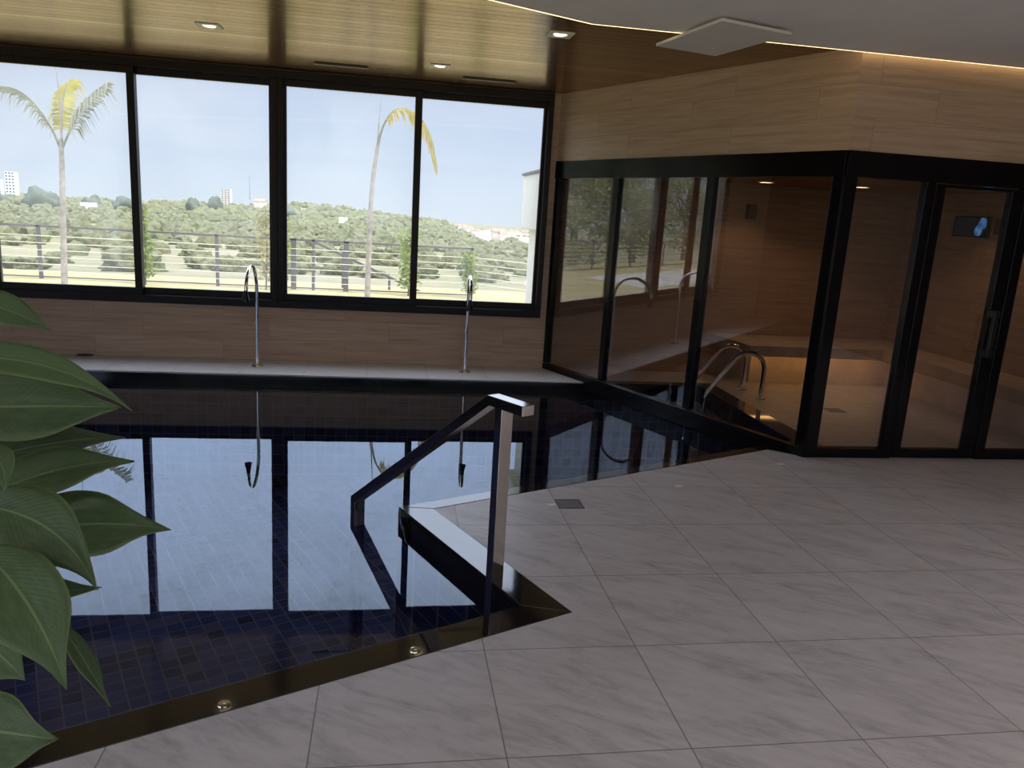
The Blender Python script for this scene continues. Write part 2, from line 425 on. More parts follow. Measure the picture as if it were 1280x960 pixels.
# ------------------------------------------------------------------ mesh helpers
class MB:
    def __init__(s): s.v, s.f, s.uv = [], [], {}
    def quad(s, *p):
        i = len(s.v); s.v += [Vector(q) for q in p]; s.f.append(tuple(range(i, i + len(p))))
    def prism(s, poly, z0, z1):
        """poly counter-clockwise list of (x, y)"""
        a = sum(poly[i][0] * poly[(i + 1) % len(poly)][1] - poly[(i + 1) % len(poly)][0] * poly[i][1] for i in range(len(poly)))
        if a < 0: poly = poly[::-1]
        i, n = len(s.v), len(poly)
        s.v += [Vector((p[0], p[1], z0)) for p in poly] + [Vector((p[0], p[1], z1)) for p in poly]
        s.f.append(tuple(i + k for k in reversed(range(n)))); s.f.append(tuple(i + n + k for k in range(n)))
        for k in range(n):
            k2 = (k + 1) % n
            s.f.append((i + k, i + k2, i + n + k2, i + n + k))
    def box(s, x0, x1, y0, y1, z0, z1): s.prism([(x0, y0), (x1, y0), (x1, y1), (x0, y1)], z0, z1)
    def obox(s, o, ax, ay, az, a0, a1, b0, b1, c0, c1):
        """box in a frame o + a*ax + b*ay + c*az"""
        i = len(s.v); o = Vector(o); ax, ay, az = Vector(ax), Vector(ay), Vector(az)
        for c in (c0, c1):
            for a, b in ((a0, b0), (a1, b0), (a1, b1), (a0, b1)): s.v.append(o + ax * a + ay * b + az * c)
        fs = [(3, 2, 1, 0), (4, 5, 6, 7), (0, 1, 5, 4), (1, 2, 6, 5), (2, 3, 7, 6), (3, 0, 4, 7)]
        if ax.cross(ay).dot(az) < 0: fs = [tuple(reversed(f)) for f in fs]
        s.f += [tuple(i + k for k in f) for f in fs]
    def tube(s, path, r, n=12, caps=True):
        path = [Vector(p) for p in path]
        rs = r if isinstance(r, (list, tuple)) else [r] * len(path)
        i0 = len(s.v); up = None
        for k, p in enumerate(path):
            tdir = (path[min(k + 1, len(path) - 1)] - path[max(k - 1, 0)]).normalized()
            if up is None:
                up = tdir.orthogonal().normalized()
            else:
                up = (up - tdir * up.dot(tdir)).normalized()
            b = tdir.cross(up)
            for j in range(n):
                a = 2 * math.pi * j / n
                s.v.append(p + (up * math.cos(a) + b * math.sin(a)) * rs[k])
        for k in range(len(path) - 1):
            for j in range(n):
                j2 = (j + 1) % n
                s.f.append((i0 + k * n + j, i0 + k * n + j2, i0 + (k + 1) * n + j2, i0 + (k + 1) * n + j))
        if caps:
            s.f.append(tuple(i0 + j for j in reversed(range(n))))
            s.f.append(tuple(i0 + (len(path) - 1) * n + j for j in range(n)))
    def lathe(s, prof, c, n=24):
        c = Vector(c); i0 = len(s.v)
        for r, z in prof:
            for j in range(n):
                a = 2 * math.pi * j / n
                s.v.append(c + Vector((r * math.cos(a), r * math.sin(a), z)))
        for k in range(len(prof) - 1):
            for j in range(n):
                j2 = (j + 1) % n
                s.f.append((i0 + k * n + j, i0 + k * n + j2, i0 + (k + 1) * n + j2, i0 + (k + 1) * n + j))
        s.f.append(tuple(i0 + j for j in reversed(range(n))))
        s.f.append(tuple(i0 + (len(prof) - 1) * n + j for j in range(n)))
    def sweep_rect(s, path, side, w, h):
        """rectangular bar swept along a path; `side` is the constant width direction"""
        path = [Vector(p) for p in path]; side = Vector(side).normalized(); i0 = len(s.v)
        for k, p in enumerate(path):
            if 0 < k < len(path) - 1:
                d1 = (p - path[k - 1]).normalized(); d2 = (path[k + 1] - p).normalized()
                n1 = side.cross(d1).normalized(); n2 = side.cross(d2).normalized()
                m = (n1 + n2).normalized(); m = m / max(0.3, m.dot(n1))
            else:
                d = (path[min(k + 1, len(path) - 1)] - path[max(k - 1, 0)]).normalized(); m = side.cross(d).normalized()
            for a, b in ((-1, -1), (1, -1), (1, 1), (-1, 1)): s.v.append(p + side * (a * w / 2) + m * (b * h / 2))
        for k in range(len(path) - 1):
            for j in range(4):
                j2 = (j + 1) % 4
                s.f.append((i0 + k * 4 + j, i0 + k * 4 + j2, i0 + (k + 1) * 4 + j2, i0 + (k + 1) * 4 + j))
        s.f.append(tuple(i0 + j for j in reversed(range(4)))); s.f.append(tuple(i0 + (len(path) - 1) * 4 + j for j in range(4)))

def build(name, mb, mat, parent=None, base=None, bevel=0.0, smooth=False, segs=2, tri=False):
    """link a mesh as ONE object; vertices are given in world space, stored about the object's (or its thing's) base"""
    if parent is not None:
        base = Vector(parent['_base'])
    elif base is None:
        base = Vector((0, 0, 0))
    base = Vector(base)
    me = bpy.data.meshes.new(name)
    me.from_pydata([tuple(v - base) for v in mb.v], [], mb.f)
    if mb.uv:
        ul = me.uv_layers.new(name='UVMap')
        for li, lp in enumerate(me.loops): ul.data[li].uv = mb.uv[lp.vertex_index]
    bm = bmesh.new(); bm.from_mesh(me)
    if not mb.uv: bmesh.ops.recalc_face_normals(bm, faces=bm.faces)
    if name == 'pool_water':
        for f in bm.faces:
            if f.normal.z < 0: f.normal_flip()
    if bevel:
        ed = [e for e in bm.edges if len(e.link_faces) == 2 and e.calc_face_angle(0) > 0.6]
        bmesh.ops.bevel(bm, geom=ed, offset=bevel, segments=segs, affect='EDGES', profile=0.5, clamp_overlap=True)
    if tri: bmesh.ops.triangulate(bm, faces=[f for f in bm.faces if len(f.verts) > 4])
    for f in bm.faces: f.smooth = smooth
    bm.to_mesh(me); bm.free()
    me.materials.append(M[mat] if isinstance(mat, str) else mat)
    o = bpy.data.objects.new(name, me); COL.objects.link(o)
    if parent is not None:
        o.parent = parent
    else:
        o.location = base
    o['_base'] = tuple(base)
    if smooth:
        md = o.modifiers.new('edges', 'EDGE_SPLIT'); md.split_angle = R(40)
    return o

def thing(name, label, cat, base, group=None):
    o = bpy.data.objects.new(name, None); COL.objects.link(o)
    o.location = base; o.empty_display_size = 0.1
    o['_base'] = tuple(base); tag(o, label, cat, group)
    return o
def tag(o, label, cat, group=None, kind=None):
    o['label'] = label; o['category'] = cat
    if group: o['group'] = group
    if kind: o['kind'] = kind
    return o
def struct(name, mb, mat, parent=None, label=None, **kw):
    o = build(name, mb, mat, parent, **kw)
    if parent is None: o['kind'] = 'structure'
    if label: o['label'] = label
    return o
def struct_root(name, base=(0, 0, 0)):
    o = bpy.data.objects.new(name, None); COL.objects.link(o); o.location = base; o['_base'] = tuple(base); o['kind'] = 'structure'
    return o
def copy_thing(root, delta, label=None):
    """a copy of a thing with copies of its parts and their sub-parts"""
    r = root.copy(); COL.objects.link(r); r.location = Vector(root.location) + Vector(delta)
    if label: r['label'] = label
    for ch in list(root.children):
        c = ch.copy(); COL.objects.link(c); c.parent = r
        for g in list(ch.children):
            d = g.copy(); COL.objects.link(d); d.parent = c
    return r

XL, XR, YB = -6.2, 6.4, -4.6     # room extents

# ================================================================== the setting
# ---- floor: runs round the pool's cut corner and on into the cabin
def cd_at_x(xx, d):              # where the line D = d meets X = xx
    c = (xx + d * SA) / CA
    return cd(c, d)
OUT_N, OUT_F, OUT_C = 2.265, 3.515, 1.885      # outer coping lines: near side, far side, side of the cut
IN_N, IN_F, IN_C = 2.410, 3.620, 1.722         # inner coping lines (water's edge)
POOL_R, POOL_B = 3.14, 7.31
FL_R = 3.33
mb = MB()
mb.prism([(XL, YB), (XR, YB), (XR, 8.0), (FL_R, 8.0), (FL_R, 5.02), (3.0, 5.0), (2.81, 5.146), cd(OUT_C, OUT_F), cd(OUT_C, OUT_N), cd_at_x(XL, OUT_N)], -0.12, 0.0)
struct('floor', mb, 'floor_tile', tri=True)
mb = MB(); mb.box(XL, 1.93, POOL_B + 0.012, WY, -0.12, 0.0); mb.box(1.93, FL_R, 7.44, WY, -0.12, 0.0)
struct('pool_deck', mb, 'deck_tile', bevel=0.003)
# ---- black granite coping
mb = MB()
mb.prism([cd_at_x(XL, OUT_N), cd(OUT_C, OUT_N), cd(IN_C, IN_N), cd_at_x(XL, IN_N)], -0.03, 0.002)
mb.prism([cd(OUT_C, OUT_N), cd(OUT_C, OUT_F), cd(IN_C, IN_F), cd(IN_C, IN_N)], -0.03, 0.002)
cfar = (POOL_R + IN_F * SA) / CA
mb.prism([cd(OUT_C, OUT_F), (2.81, 5.146), (3.0, 5.0), (FL_R, 5.02), (FL_R, 5.30), cd(cfar, IN_F), cd(IN_C, IN_F)], -0.03, 0.002)
mb.prism([(FL_R, 5.30), (FL_R, 7.44), (POOL_R, POOL_B), cd(cfar, IN_F)], -0.03, 0.002)
mb.prism([(FL_R, 7.44), (1.93, 7.44), (1.93, POOL_B), (POOL_R, POOL_B)], -0.03, 0.002)
struct('pool_coping', mb, 'black_granite', bevel=0.004, tri=True)
mb = MB()   # dark edging just under the pale deck
mb.box(XL, 1.93, POOL_B - 0.02, POOL_B + 0.012, -0.035, -0.006)
struct('deck_edging', mb, 'black_granite', bevel=0.003)
# ---- basin
inner = [cd_at_x(XL, IN_N), cd(IN_C, IN_N), cd(IN_C, IN_F), cd(cfar, IN_F), (POOL_R, POOL_B), (XL, POOL_B)]
PZ = -1.0
def ring(poly, z0, z1):
    m = MB()
    for k in range(len(poly)):
        a, b = poly[k], poly[(k + 1) % len(poly)]
        m.quad((a[0], a[1], z0), (b[0], b[1], z0), (b[0], b[1], z1), (a[0], a[1], z1))
    return m
pool = struct_root('pool_basin')
struct('granite_band', ring(inner, -0.17, -0.02), 'black_granite', pool)
struct('mosaic_wall', ring(inner, PZ - 0.02, -0.17), 'mosaic_wall', pool)
mb = MB(); mb.prism(inner, PZ - 0.1, PZ); struct('mosaic_floor', mb, 'mosaic_floor', pool, tri=True)
mb = MB(); mb.quad(*[(p[0], p[1], WATER) for p in inner])
w_ = build('pool_water', mb, 'pool_water', tri=True)
tag(w_, 'still dark blue water filling the indoor pool, mirroring the windows', 'water', kind='stuff')

# ---- walls
WX0, WX1, WZ0, WZ1 = -3.725, 1.572, 0.545, 2.79
mb = MB()
mb.box(XL - 0.2, WX1, WY, WY + 0.2, -0.4, WZ0)
mb.box(XL - 0.2, WX0, WY, WY + 0.2, WZ0, 3.1)
mb.box(WX1, XR + 0.2, WY, WY + 0.2, -0.4, 3.1)
mb.box(WX0, WX1, WY, WY + 0.2, WZ1, 3.1)
struct('wall_back', mb, 'wood_tile_back')
mb = MB()     # left wall with a wide unseen opening, added to let in more daylight
mb.box(XL - 0.2, XL, 4.2, WY, -1.2, 3.1); mb.box(XL - 0.2, XL, YB, -4.0, -0.4, 3.1)
mb.box(XL - 0.2, XL, -4.0, 4.2, 2.45, 3.1); mb.box(XL - 0.2, XL, -4.0, 4.2, -1.2, 0.02)
struct('wall_left', mb, 'dark_timber')
mb = MB()     # wall behind the camera; its wide unglazed opening is added for daylight
mb.box(XL - 0.2, -5.0, YB - 0.2, YB, -0.4, 3.1); mb.box(4.6, XR + 0.2, YB - 0.2, YB, -0.4, 3.1); mb.box(-5.0, 4.6, YB - 0.2, YB, 2.5, 3.1)
struct('wall_front', mb, 'dark_timber')
mb = MB(); mb.box(XR, XR + 0.2, YB, WY, -0.4, 3.1)
struct('wall_right', mb, 'dark_timber')

# ---- ceilings
SOF = [(XR, 4.925), (1.175, 4.925), cd(-7.7 + 8.0, 0)[0:2]]
corner = Vector((1.175, 4.925)); back_dir = Vector((-CA, -SA))
edge_l = corner + back_dir * ((1.175 - XL) / CA)
soffit = [(XR, YB), (XR, 4.925), tuple(corner), tuple(edge_l), (XL, YB)]
mb = MB(); mb.box(XL - 0.2, XR + 0.2, YB - 0.2, WY + 0.2, CZ, CZ + 0.3)
struct('ceiling', mb, 'timber_ceiling')
mb = MB(); mb.prism(soffit, 2.755, CZ - 0.002)
struct('ceiling_soffit', mb, 'white_plaster', tri=True)

# cove light strip along the soffit's edge
def strip_along(pts, off, w, z0, z1):
    m = MB()
    for a, b in zip(pts[:-1], pts[1:]):
        a, b = Vector(a), Vector(b); d = (b - a).normalized(); n = Vector((d.y, -d.x)) * off
        if n.dot(Vector((0, 1))) < 0: n = -n
        nn = n.normalized() * w
        m.prism([tuple(a + n), tuple(b + n), tuple(b + n + nn), tuple(a + n + nn)], z0, z1)
    return m
mb = strip_along([(XR - 0.02, 4.925), tuple(corner), tuple(corner + back_dir * 6.0)], 0.001, 0.016, 2.756, 2.772)
tag(build('cove_light', mb, 'warm_strip', base=(corner.x, corner.y, 2.77)), 'warm glowing light strip in the gap along the edge of the white ceiling', 'light strip')

# ---- cabin: timber-look band over the glass
mb = MB()
zb = 2.15
o_ = K
mb.obox(o_, GD, GN, (0, 0, 1), -0.0, GLEN, 0.0, 0.12, zb, CZ)
struct('wall_cabin_side', mb, 'wood_tile_side')
mb = MB(); mb.prism([(K.x, K.y), (XR, K.y), (XR, K.y + 0.12), (K.x + 0.09, K.y + 0.12)], zb, CZ)
struct('wall_cabin_front', mb, 'wood_tile_back')
mb = MB(); mb.box(5.6, 5.7, 5.05, WY, 0.0, 2.5)
struct('wall_cabin_right', mb, 'wood_tile_inner')
mb = MB(); mb.prism([(3.12, 5.09), (5.6, 5.09), (5.6, WY), (1.80, WY), tuple((K + GD * 3.3 + GN * 0.12).xy)], 2.06, 2.12)
struct('ceiling_cabin', mb, 'timber_ceiling')

# ---- windows in the back wall: two framed units, each with two sashes
def window_unit(name, x0, x1, inward_first):
    rt = struct_root(name, ((x0 + x1) / 2, WY, WZ0))
    y0, y1 = WY - 0.05, WY + 0.10
    mb = MB()
    mb.box(x0, x1, y0, y1, WZ0, WZ0 + 0.075); mb.box(x0, x1, y0, y1, WZ1 - 0.075, WZ1)
    mb.box(x0, x0 + 0.055, y0, y1, WZ0 + 0.075, WZ1 - 0.075); mb.box(x1 - 0.055, x1, y0, y1, WZ0 + 0.075, WZ1 - 0.075)
    struct('window_frame', mb, 'bronze_aluminium', rt, bevel=0.003)
    xm = (x0 + x1) / 2
    for k, (a, b, yc) in enumerate(((x0 + 0.05, xm + 0.035, WY + 0.005), (xm - 0.035, x1 - 0.05, WY + 0.055))):
        z0, z1 = WZ0 + 0.07, WZ1 - 0.07
        mb = MB(); h = 0.02; st = 0.068
        mb.box(a, b, yc - h, yc + h, z0, z0 + 0.07); mb.box(a, b, yc - h, yc + h, z1 - 0.065, z1)
        sl = st if k == 1 else 0.035
        sr = st if k == 0 else 0.035
        mb.box(a, a + sl, yc - h, yc + h, z0 + 0.07, z1 - 0.065); mb.box(b - sr, b, yc - h, yc + h, z0 + 0.07, z1 - 0.065)
        sash = struct('sash', mb, 'bronze_aluminium', rt, bevel=0.002)
        mb = MB(); mb.box(a + sl - 0.005, b - sr + 0.005, yc - 0.003, yc + 0.003, z0 + 0.065, z1 - 0.06)
        p = build('pane', mb, 'window_glass', sash); p['kind'] = 'structure'
    return rt
window_unit('window_1', WX0, -1.103, True)
window_unit('window_2', -1.103, WX1, True)

# ================================================================== the glass cabin
# pool side
gp = thing('glass_partition', 'black framed glass wall of three tall panes along the pool side of the cabin', 'glass wall', K + GD * 1.7)
mb = MB(); mb.obox(K, GD, GN, (0, 0, 1), -0.0, 3.315, -0.016, 0.075, 1.98, 2.15); build('header', mb, 'black_aluminium', gp, bevel=0.003)
mb = MB(); mb.obox(K, GD, GN, (0, 0, 1), 0.0, 3.315, -0.010, 0.055, -0.082, 0.062); build('bottom_rail', mb, 'black_aluminium', gp, bevel=0.003)
for a, b in ((0.0, 0.085), (1.155, 1.235), (2.315, 2.385), (3.255, 3.315)):
    mb = MB(); mb.obox(K, GD, GN, (0, 0, 1), a, b, -0.006, 0.06, 0.07, 1.985); build('mullion', mb, 'black_aluminium', gp, bevel=0.003)
for a, b in ((0.08, 1.16), (1.23, 2.32), (2.38, 3.26)):
    mb = MB(); mb.obox(K, GD, GN, (0, 0, 1), a, b, 0.022, 0.030, 0.058, 1.985); build('pane', mb, 'tinted_glass', gp)
# front
EX, EY, EZ = (1, 0, 0), (0, 1, 0), (0, 0, 1)
def fbox(name, x0, x1, y0, y1, z0, z1, mat, par, bev=0.003):
    m = MB(); m.box(x0, x1, K.y + y0, K.y + y1, z0, z1); return build(name, m, mat, par, bevel=bev)
gf = thing('glass_partition', 'narrow black framed fixed glass panel at the cabin corner, left of the glass door', 'glass wall', (3.35, K.y, 0))
fbox('post', 3.0, 3.092, -0.010, 0.062, 0.0, 1.985, 'black_aluminium', gf)
fbox('post', 3.615, 3.685, -0.006, 0.062, 0.07, 1.985, 'black_aluminium', gf)
fbox('bottom_rail', 3.09, 3.685, -0.008, 0.062, 0.0, 0.072, 'black_aluminium', gf)
fbox('pane', 3.088, 3.62, 0.022, 0.030, 0.07, 1.985, 'tinted_glass', gf, 0)
hd = thing('door_header', 'black beam across the front of the cabin above the glass door', 'beam', (4.5, K.y, 1.98))
fbox('beam', 3.0, XR - 0.01, -0.016, 0.075, 1.982, 2.15, 'black_aluminium', hd)
gr_ = thing('glass_partition', 'black framed fixed glass panel right of the cabin door, cut by the photo edge', 'glass wall', (5.1, K.y, 0))
fbox('post', 4.385, 4.465, -0.006, 0.062, 0.07, 1.985, 'black_aluminium', gr_)
fbox('bottom_rail', 4.385, 5.62, -0.008, 0.062, 0.0, 0.072, 'black_aluminium', gr_)
fbox('post', 5.53, 5.62, -0.006, 0.062, 0.07, 1.985, 'black_aluminium', gr_)
fbox('pane', 4.46, 5.535, 0.022, 0.030, 0.07, 1.985, 'tinted_glass', gr_, 0)
gd = thing('glass_door', 'black framed glass door of the cabin with a tall black pull handle', 'door', (4.03, K.y, 0))
df = MB()
for b in ((3.69, 3.765, 0.006, 1.976), (4.285, 4.38, 0.006, 1.976)): df.box(b[0], b[1], K.y - 0.004, K.y + 0.055, b[2], b[3])
df.box(3.765, 4.285, K.y - 0.004, K.y + 0.055, 0.006, 0.072); df.box(3.765, 4.285, K.y - 0.004, K.y + 0.055, 1.955, 1.976)
build('door_frame', df, 'black_aluminium', gd, bevel=0.003)
fbox('pane', 3.76, 4.29, 0.020, 0.028, 0.068, 1.958, 'tinted_glass', gd, 0)
mb = MB()
mb.sweep_rect([(4.285, K.y - 0.06, 0.80), (4.285, K.y - 0.06, 1.12)], EX, 0.03, 0.03)
mb.box(4.272, 4.320, K.y - 0.07, K.y - 0.004, 0.79, 0.84); mb.box(4.272, 4.320, K.y - 0.07, K.y - 0.004, 1.08, 1.13)
build('handle', mb, 'black_plastic', gd, bevel=0.004)
mb = MB(); mb.box(4.335, 4.365, K.y - 0.012, K.y - 0.003, 0.86, 1.04); build('lock_plate', mb, 'black_plastic', gd, bevel=0.002)

# ---- bench along the cabin's back and right walls
bn_ = thing('corner_bench', 'wood-look bench with warm light under its seat along the cabin walls', 'bench', (4.9, 7.6, 0))
mb = MB(); mb.prism([(3.50, 7.99), (3.60, 7.22), (5.08, 7.22), (5.08, 5.35), (5.59, 5.35), (5.59, 7.99)], 0.34, 0.45)
build('seat', mb, 'bench_stone', bn_, bevel=0.006, tri=True)
mb = MB(); mb.prism([(3.70, 7.99), (3.78, 7.52), (5.38, 7.52), (5.38, 5.40), (5.59, 5.40), (5.59, 7.99)], 0.001, 0.34)
build('base', mb, 'bench_stone', bn_, tri=True)
mb = MB(); mb.box(3.66, 5.20, 7.34, 7.37, 0.326, 0.339); build('light_strip', mb, 'bench_strip', bn_)
# ---- cabin lamps: recessed discs with a spot each
def recessed_spot(x, y, z, label, energy, group, color=(1, 0.68, 0.42)):
    t_ = thing('recessed_spotlight', label, 'ceiling light', (x, y, z), group)
    m = MB(); m.lathe([(0.062, 0.0), (0.078, -0.001), (0.080, -0.008), (0.063, -0.010), (0.062, 0.0)], (x, y, z), 28); build('trim_ring', m, 'white_plastic', t_, smooth=True)
    m = MB(); m.lathe([(0.001, -0.004), (0.061, -0.006), (0.061, -0.001), (0.001, -0.001)], (x, y, z), 28); build('lens', m, 'cabin_lamp', t_)
    ld = bpy.data.lights.new('spot_lamp', 'SPOT'); ld.energy = energy; ld.color = color; ld.spot_size = R(125); ld.spot_blend = 0.6; ld.shadow_soft_size = 0.04
    lo = bpy.data.objects.new('spot_lamp', ld); COL.objects.link(lo); lo.parent = t_; lo.location = (0, 0, -0.015)
    return t_
recessed_spot(3.64, 7.40, 2.06, 'warm round ceiling spot inside the cabin, leftmost of three, above the small black speaker', 12, 'cabin ceiling spots')
recessed_spot(4.48, 7.10, 2.06, 'warm round ceiling spot inside the cabin, just right of the corner post', 8, 'cabin ceiling spots')
recessed_spot(5.16, 6.22, 2.06, 'warm round ceiling spot inside the cabin, above the small television', 9, 'cabin ceiling spots')

# ---- wall television and speakers
tv = thing('television', 'small black wall television with a pale blue picture inside the cabin', 'television', (5.6, 6.905, 1.745))
mb = MB(); mb.box(5.558, 5.598, 6.675, 7.135, 1.645, 1.845); build('casing', mb, 'black_plastic', tv, bevel=0.004)
mb = MB(); mb.box(5.5555, 5.558, 6.690, 7.120, 1.660, 1.830); build('screen', mb, 'screen', tv)
mb = MB(); mb.box(5.570, 5.599, 6.86, 6.95, 1.70, 1.79); build('bracket', mb, 'black_plastic', tv)
def speaker(label, x0, x1, y0, y1, z0, z1, face):
    b = ((x0 + x1) / 2, (y0 + y1) / 2, z0)
    s_ = thing('wall_speaker', label, 'speaker', b, 'cabin wall speakers')
    m = MB(); m.box(x0, x1, y0, y1, z0, z1); build('cabinet', m, 'black_plastic', s_, bevel=0.006)
    m = MB()
    if face == 'y': m.box(x0 + 0.008, x1 - 0.008, y0 - 0.004, y0 + 0.001, z0 + 0.008, z1 - 0.008)
    else: m.box(x0 - 0.004, x0 + 0.001, y0 + 0.008, y1 - 0.008, z0 + 0.008, z1 - 0.008)
    build('grille', m, 'grey_metal', s_, bevel=0.001)
speaker('small black speaker high on the cabin back wall, under the leftmost spot', 3.74, 3.84, 7.93, 7.995, 1.70, 1.85, 'y')
speaker('small black speaker on the cabin wall right of the television', 5.53, 5.598, 6.47, 6.56, 1.68, 1.82, 'x')

# ================================================================== pool fittings
# ---- rectangular steel entry handrail
a_ = R(33.0)
U = Vector((-math.sin(a_), math.cos(a_), 0)); S = Vector((math.cos(a_), math.sin(a_), 0))
B = Vector((0.497, 3.150, 0))
hr = thing('pool_handrail', 'square-section polished steel handrail sloping down into the water at the cut corner', 'handrail', B)
zt = 0.812
mb = MB(); mb.sweep_rect([B + U * -0.145 + Vector((0, 0, zt)), B + U * 0.075 + Vector((0, 0, zt)), B + U * 1.185 + Vector((0, 0, 0.0)), B + U * 1.185 + Vector((0, 0, PZ))], S, 0.066, 0.044)
build('rail', mb, 'polished_steel', hr, bevel=0.002)
mb = MB(); mb.obox(B, U, S, (0, 0, 1), -0.018, 0.026, -0.033, 0.033, PZ, zt - 0.021)
build('post', mb, 'polished_steel', hr, bevel=0.002)
mb = MB(); mb.obox(B, U, S, (0, 0, 1), -0.07, 0.08, -0.08, 0.08, PZ + 0.001, PZ + 0.012)
build('base_plate', mb, 'polished_steel', hr, bevel=0.002)

# ---- ladder inside the cabin
ld_ = thing('pool_ladder', 'chrome pool ladder with two arched rails inside the glass cabin', 'ladder', (3.57, 7.05, 0))
def arch(y):
    pts = [(3.57, y, 0.0), (3.57, y, 0.28)]
    for k in range(1, 13):
        a = k / 12 * R(140)
        pts.append((3.40 + 0.17 * math.cos(a), y, 0.28 + 0.165 * math.sin(a)))
    e = pts[-1]
    pts += [(3.03, y, 0.06), (3.005, y, 0.0), (2.995, y, -0.08), (2.995, y, -0.80)]
    return pts
def round_path(p, n=3):
    p = [Vector(q) for q in p]
    for _ in range(n - 1):
        o = [p[0]]
        for k in range(len(p) - 1): o += [p[k].lerp(p[k + 1], 0.25), p[k].lerp(p[k + 1], 0.75)]
        p = o + [p[-1]]
    return p
for y in (6.81, 7.29 - 0.08):
    mb = MB(); mb.tube(round_path(arch(y), 2), 0.0225, 14); r_ = build('handrail', mb, 'chrome', ld_, smooth=True)
    mb = MB(); mb.lathe([(0.02, 0.018), (0.045, 0.014), (0.05, 0.001), (0.02, 0.001)], (3.57, y, 0), 24); build('flange', mb, 'chrome', r_, smooth=True)
for z in (-0.28, -0.54, -0.78):
    mb = MB(); mb.box(2.96, 3.05, 6.81, 7.21, z - 0.015, z + 0.015); build('step', mb, 'chrome', ld_, bevel=0.006)

# ---- tall gooseneck water spouts on the window deck
sp = thing('water_spout', 'tall chrome gooseneck water spout on the deck below the left window', 'spout', (-1.262, 7.68, 0), 'deck water spouts')
bx, by = -1.262, 7.68
pts = [(bx, by, 0.0), (bx, by, 0.4), (bx + 0.004, by, 0.78)]
for k in range(1, 15):
    a = k / 14 * R(180)
    pts.append((bx - 0.02 * (k / 14), by - 0.215 + 0.215 * math.cos(a), 0.79 + 0.195 * math.sin(a)))
pts.append((bx - 0.022, by - 0.432, 0.755))
mb = MB(); mb.tube(round_path(pts, 2), 0.0165, 14); tb = build('stem', mb, 'chrome', sp, smooth=True)
q = Vector(pts[-1])
mb = MB()
mb.tube([q + Vector((0, 0, 0.03)), q, q + Vector((0, 0, -0.05)), q + Vector((0, 0, -0.075))], [0.017, 0.019, 0.031, 0.034], 16)
build('nozzle', mb, 'black_aluminium', sp, smooth=True)
mb = MB(); mb.lathe([(0.018, 0.022), (0.05, 0.016), (0.056, 0.001), (0.018, 0.001)], (bx, by, 0), 24); build('flange', mb, 'chrome', sp, smooth=True)
mb = MB(); mb.lathe([(0.0165, 0.40), (0.020, 0.402), (0.020, 0.43), (0.0165, 0.432)], (bx, by, 0), 20); build('collar', mb, 'chrome', sp, smooth=True)
copy_thing(sp, (2.035, 0.0, 0), 'tall chrome gooseneck water spout on the deck below the right window')

# ---- small lights let into the black coping
def coping_light(x, y, label):
    m = thing('coping_light', label, 'light', (x, y, 0.002), 'coping lights')
    q = MB(); q.lathe([(0.012, 0.0045), (0.019, 0.004), (0.021, 0.0002), (0.012, 0.0002)], (x, y, 0.002), 20); build('trim_ring', q, 'chrome', m, smooth=True)
    q = MB(); q.lathe([(0.001, 0.003), (0.0125, 0.003), (0.0125, 0.0003), (0.001, 0.0003)], (x, y, 0.002), 20); build('lens', q, 'coping_lamp', m)
coping_light(*cd(0.50, 2.305), 'small warm round light in the black coping, the nearer one by the plant')
coping_light(*cd(1.18, 2.305), 'small warm round light in the black coping, the one nearer the handrail')

# ---- floor drain, floor caps
def drain(x, y, s, ang, label):
    t_ = thing('floor_drain', label, 'drain', (x, y, 0), 'floor drains')
    ax = Vector((math.cos(ang), math.sin(ang), 0)); ay = Vector((-ax.y, ax.x, 0))
    m = MB()
    for a in (-1, 1):
        m.obox((x, y, 0), ax, ay, EZ, a * s / 2 - 0.006, a * s / 2 + 0.006, -s / 2, s / 2, 0.0005, 0.004)
        m.obox((x, y, 0), ax, ay, EZ, -s / 2 + 0.006, s / 2 - 0.006, a * s / 2 - 0.006 * (a + 1), a * s / 2 - 0.006 * (a - 1), 0.0005, 0.004)
    build('frame', m, 'grey_metal', t_)
    m = MB()
    n = 9
    for k in range(n):
        p = -s / 2 + 0.012 + (s - 0.024) * (k + 0.5) / n
        m.obox((x, y, 0), ax, ay, EZ, -s / 2 + 0.006, s / 2 - 0.006, p - 0.0055, p + 0.0055, 0.0005, 0.003)
    build('grate', m, 'grey_grate', t_)
drain(1.045, 4.05, 0.135, 0.0, 'grey square floor drain between the handrail and the pool edge')
drain(4.10, 6.39, 0.15, 0.0, 'dark square floor drain inside the glass cabin')
def cap(x, y, ang, label):
    ax = Vector((math.cos(ang), math.sin(ang), 0)); ay = Vector((-ax.y, ax.x, 0))
    m = MB(); m.obox((x, y, 0), ax, ay, EZ, -0.027, 0.027, -0.020, 0.020, 0.0005, 0.005)
    tag(build('floor_marker', m, 'white_plastic', base=(x, y, 0), bevel=0.003), label, 'floor marker', 'white floor markers')
cap(0.937, 4.03, 0.2, 'small white floor marker left of the grey drain')
cap(1.812, 4.349, 0.2, 'small white floor marker in the middle of the floor beyond the drain')
cap(2.735, 4.809, 0.2, 'small white floor marker near the cabin corner')
m = MB(); m.lathe([(0.001, 0.0), (0.028, 0.0), (0.028, 0.028), (0.02, 0.035), (0.001, 0.036)], (3.985, 5.42, 0.0005), 20)
tag(build('door_stop', m, 'black_plastic', base=(3.985, 5.42, 0), smooth=True), 'small black door stop on the cabin floor behind the door', 'door stop')
ot = thing('floor_outlet', 'dark little outlet plate on the deck at the foot of the left wall', 'outlet', (-2.94, 7.95, 0))
m = MB(); m.box(-3.00, -2.86, 7.93, 7.985, 0.0005, 0.012); build('plate', m, 'black_plastic', ot, bevel=0.003)
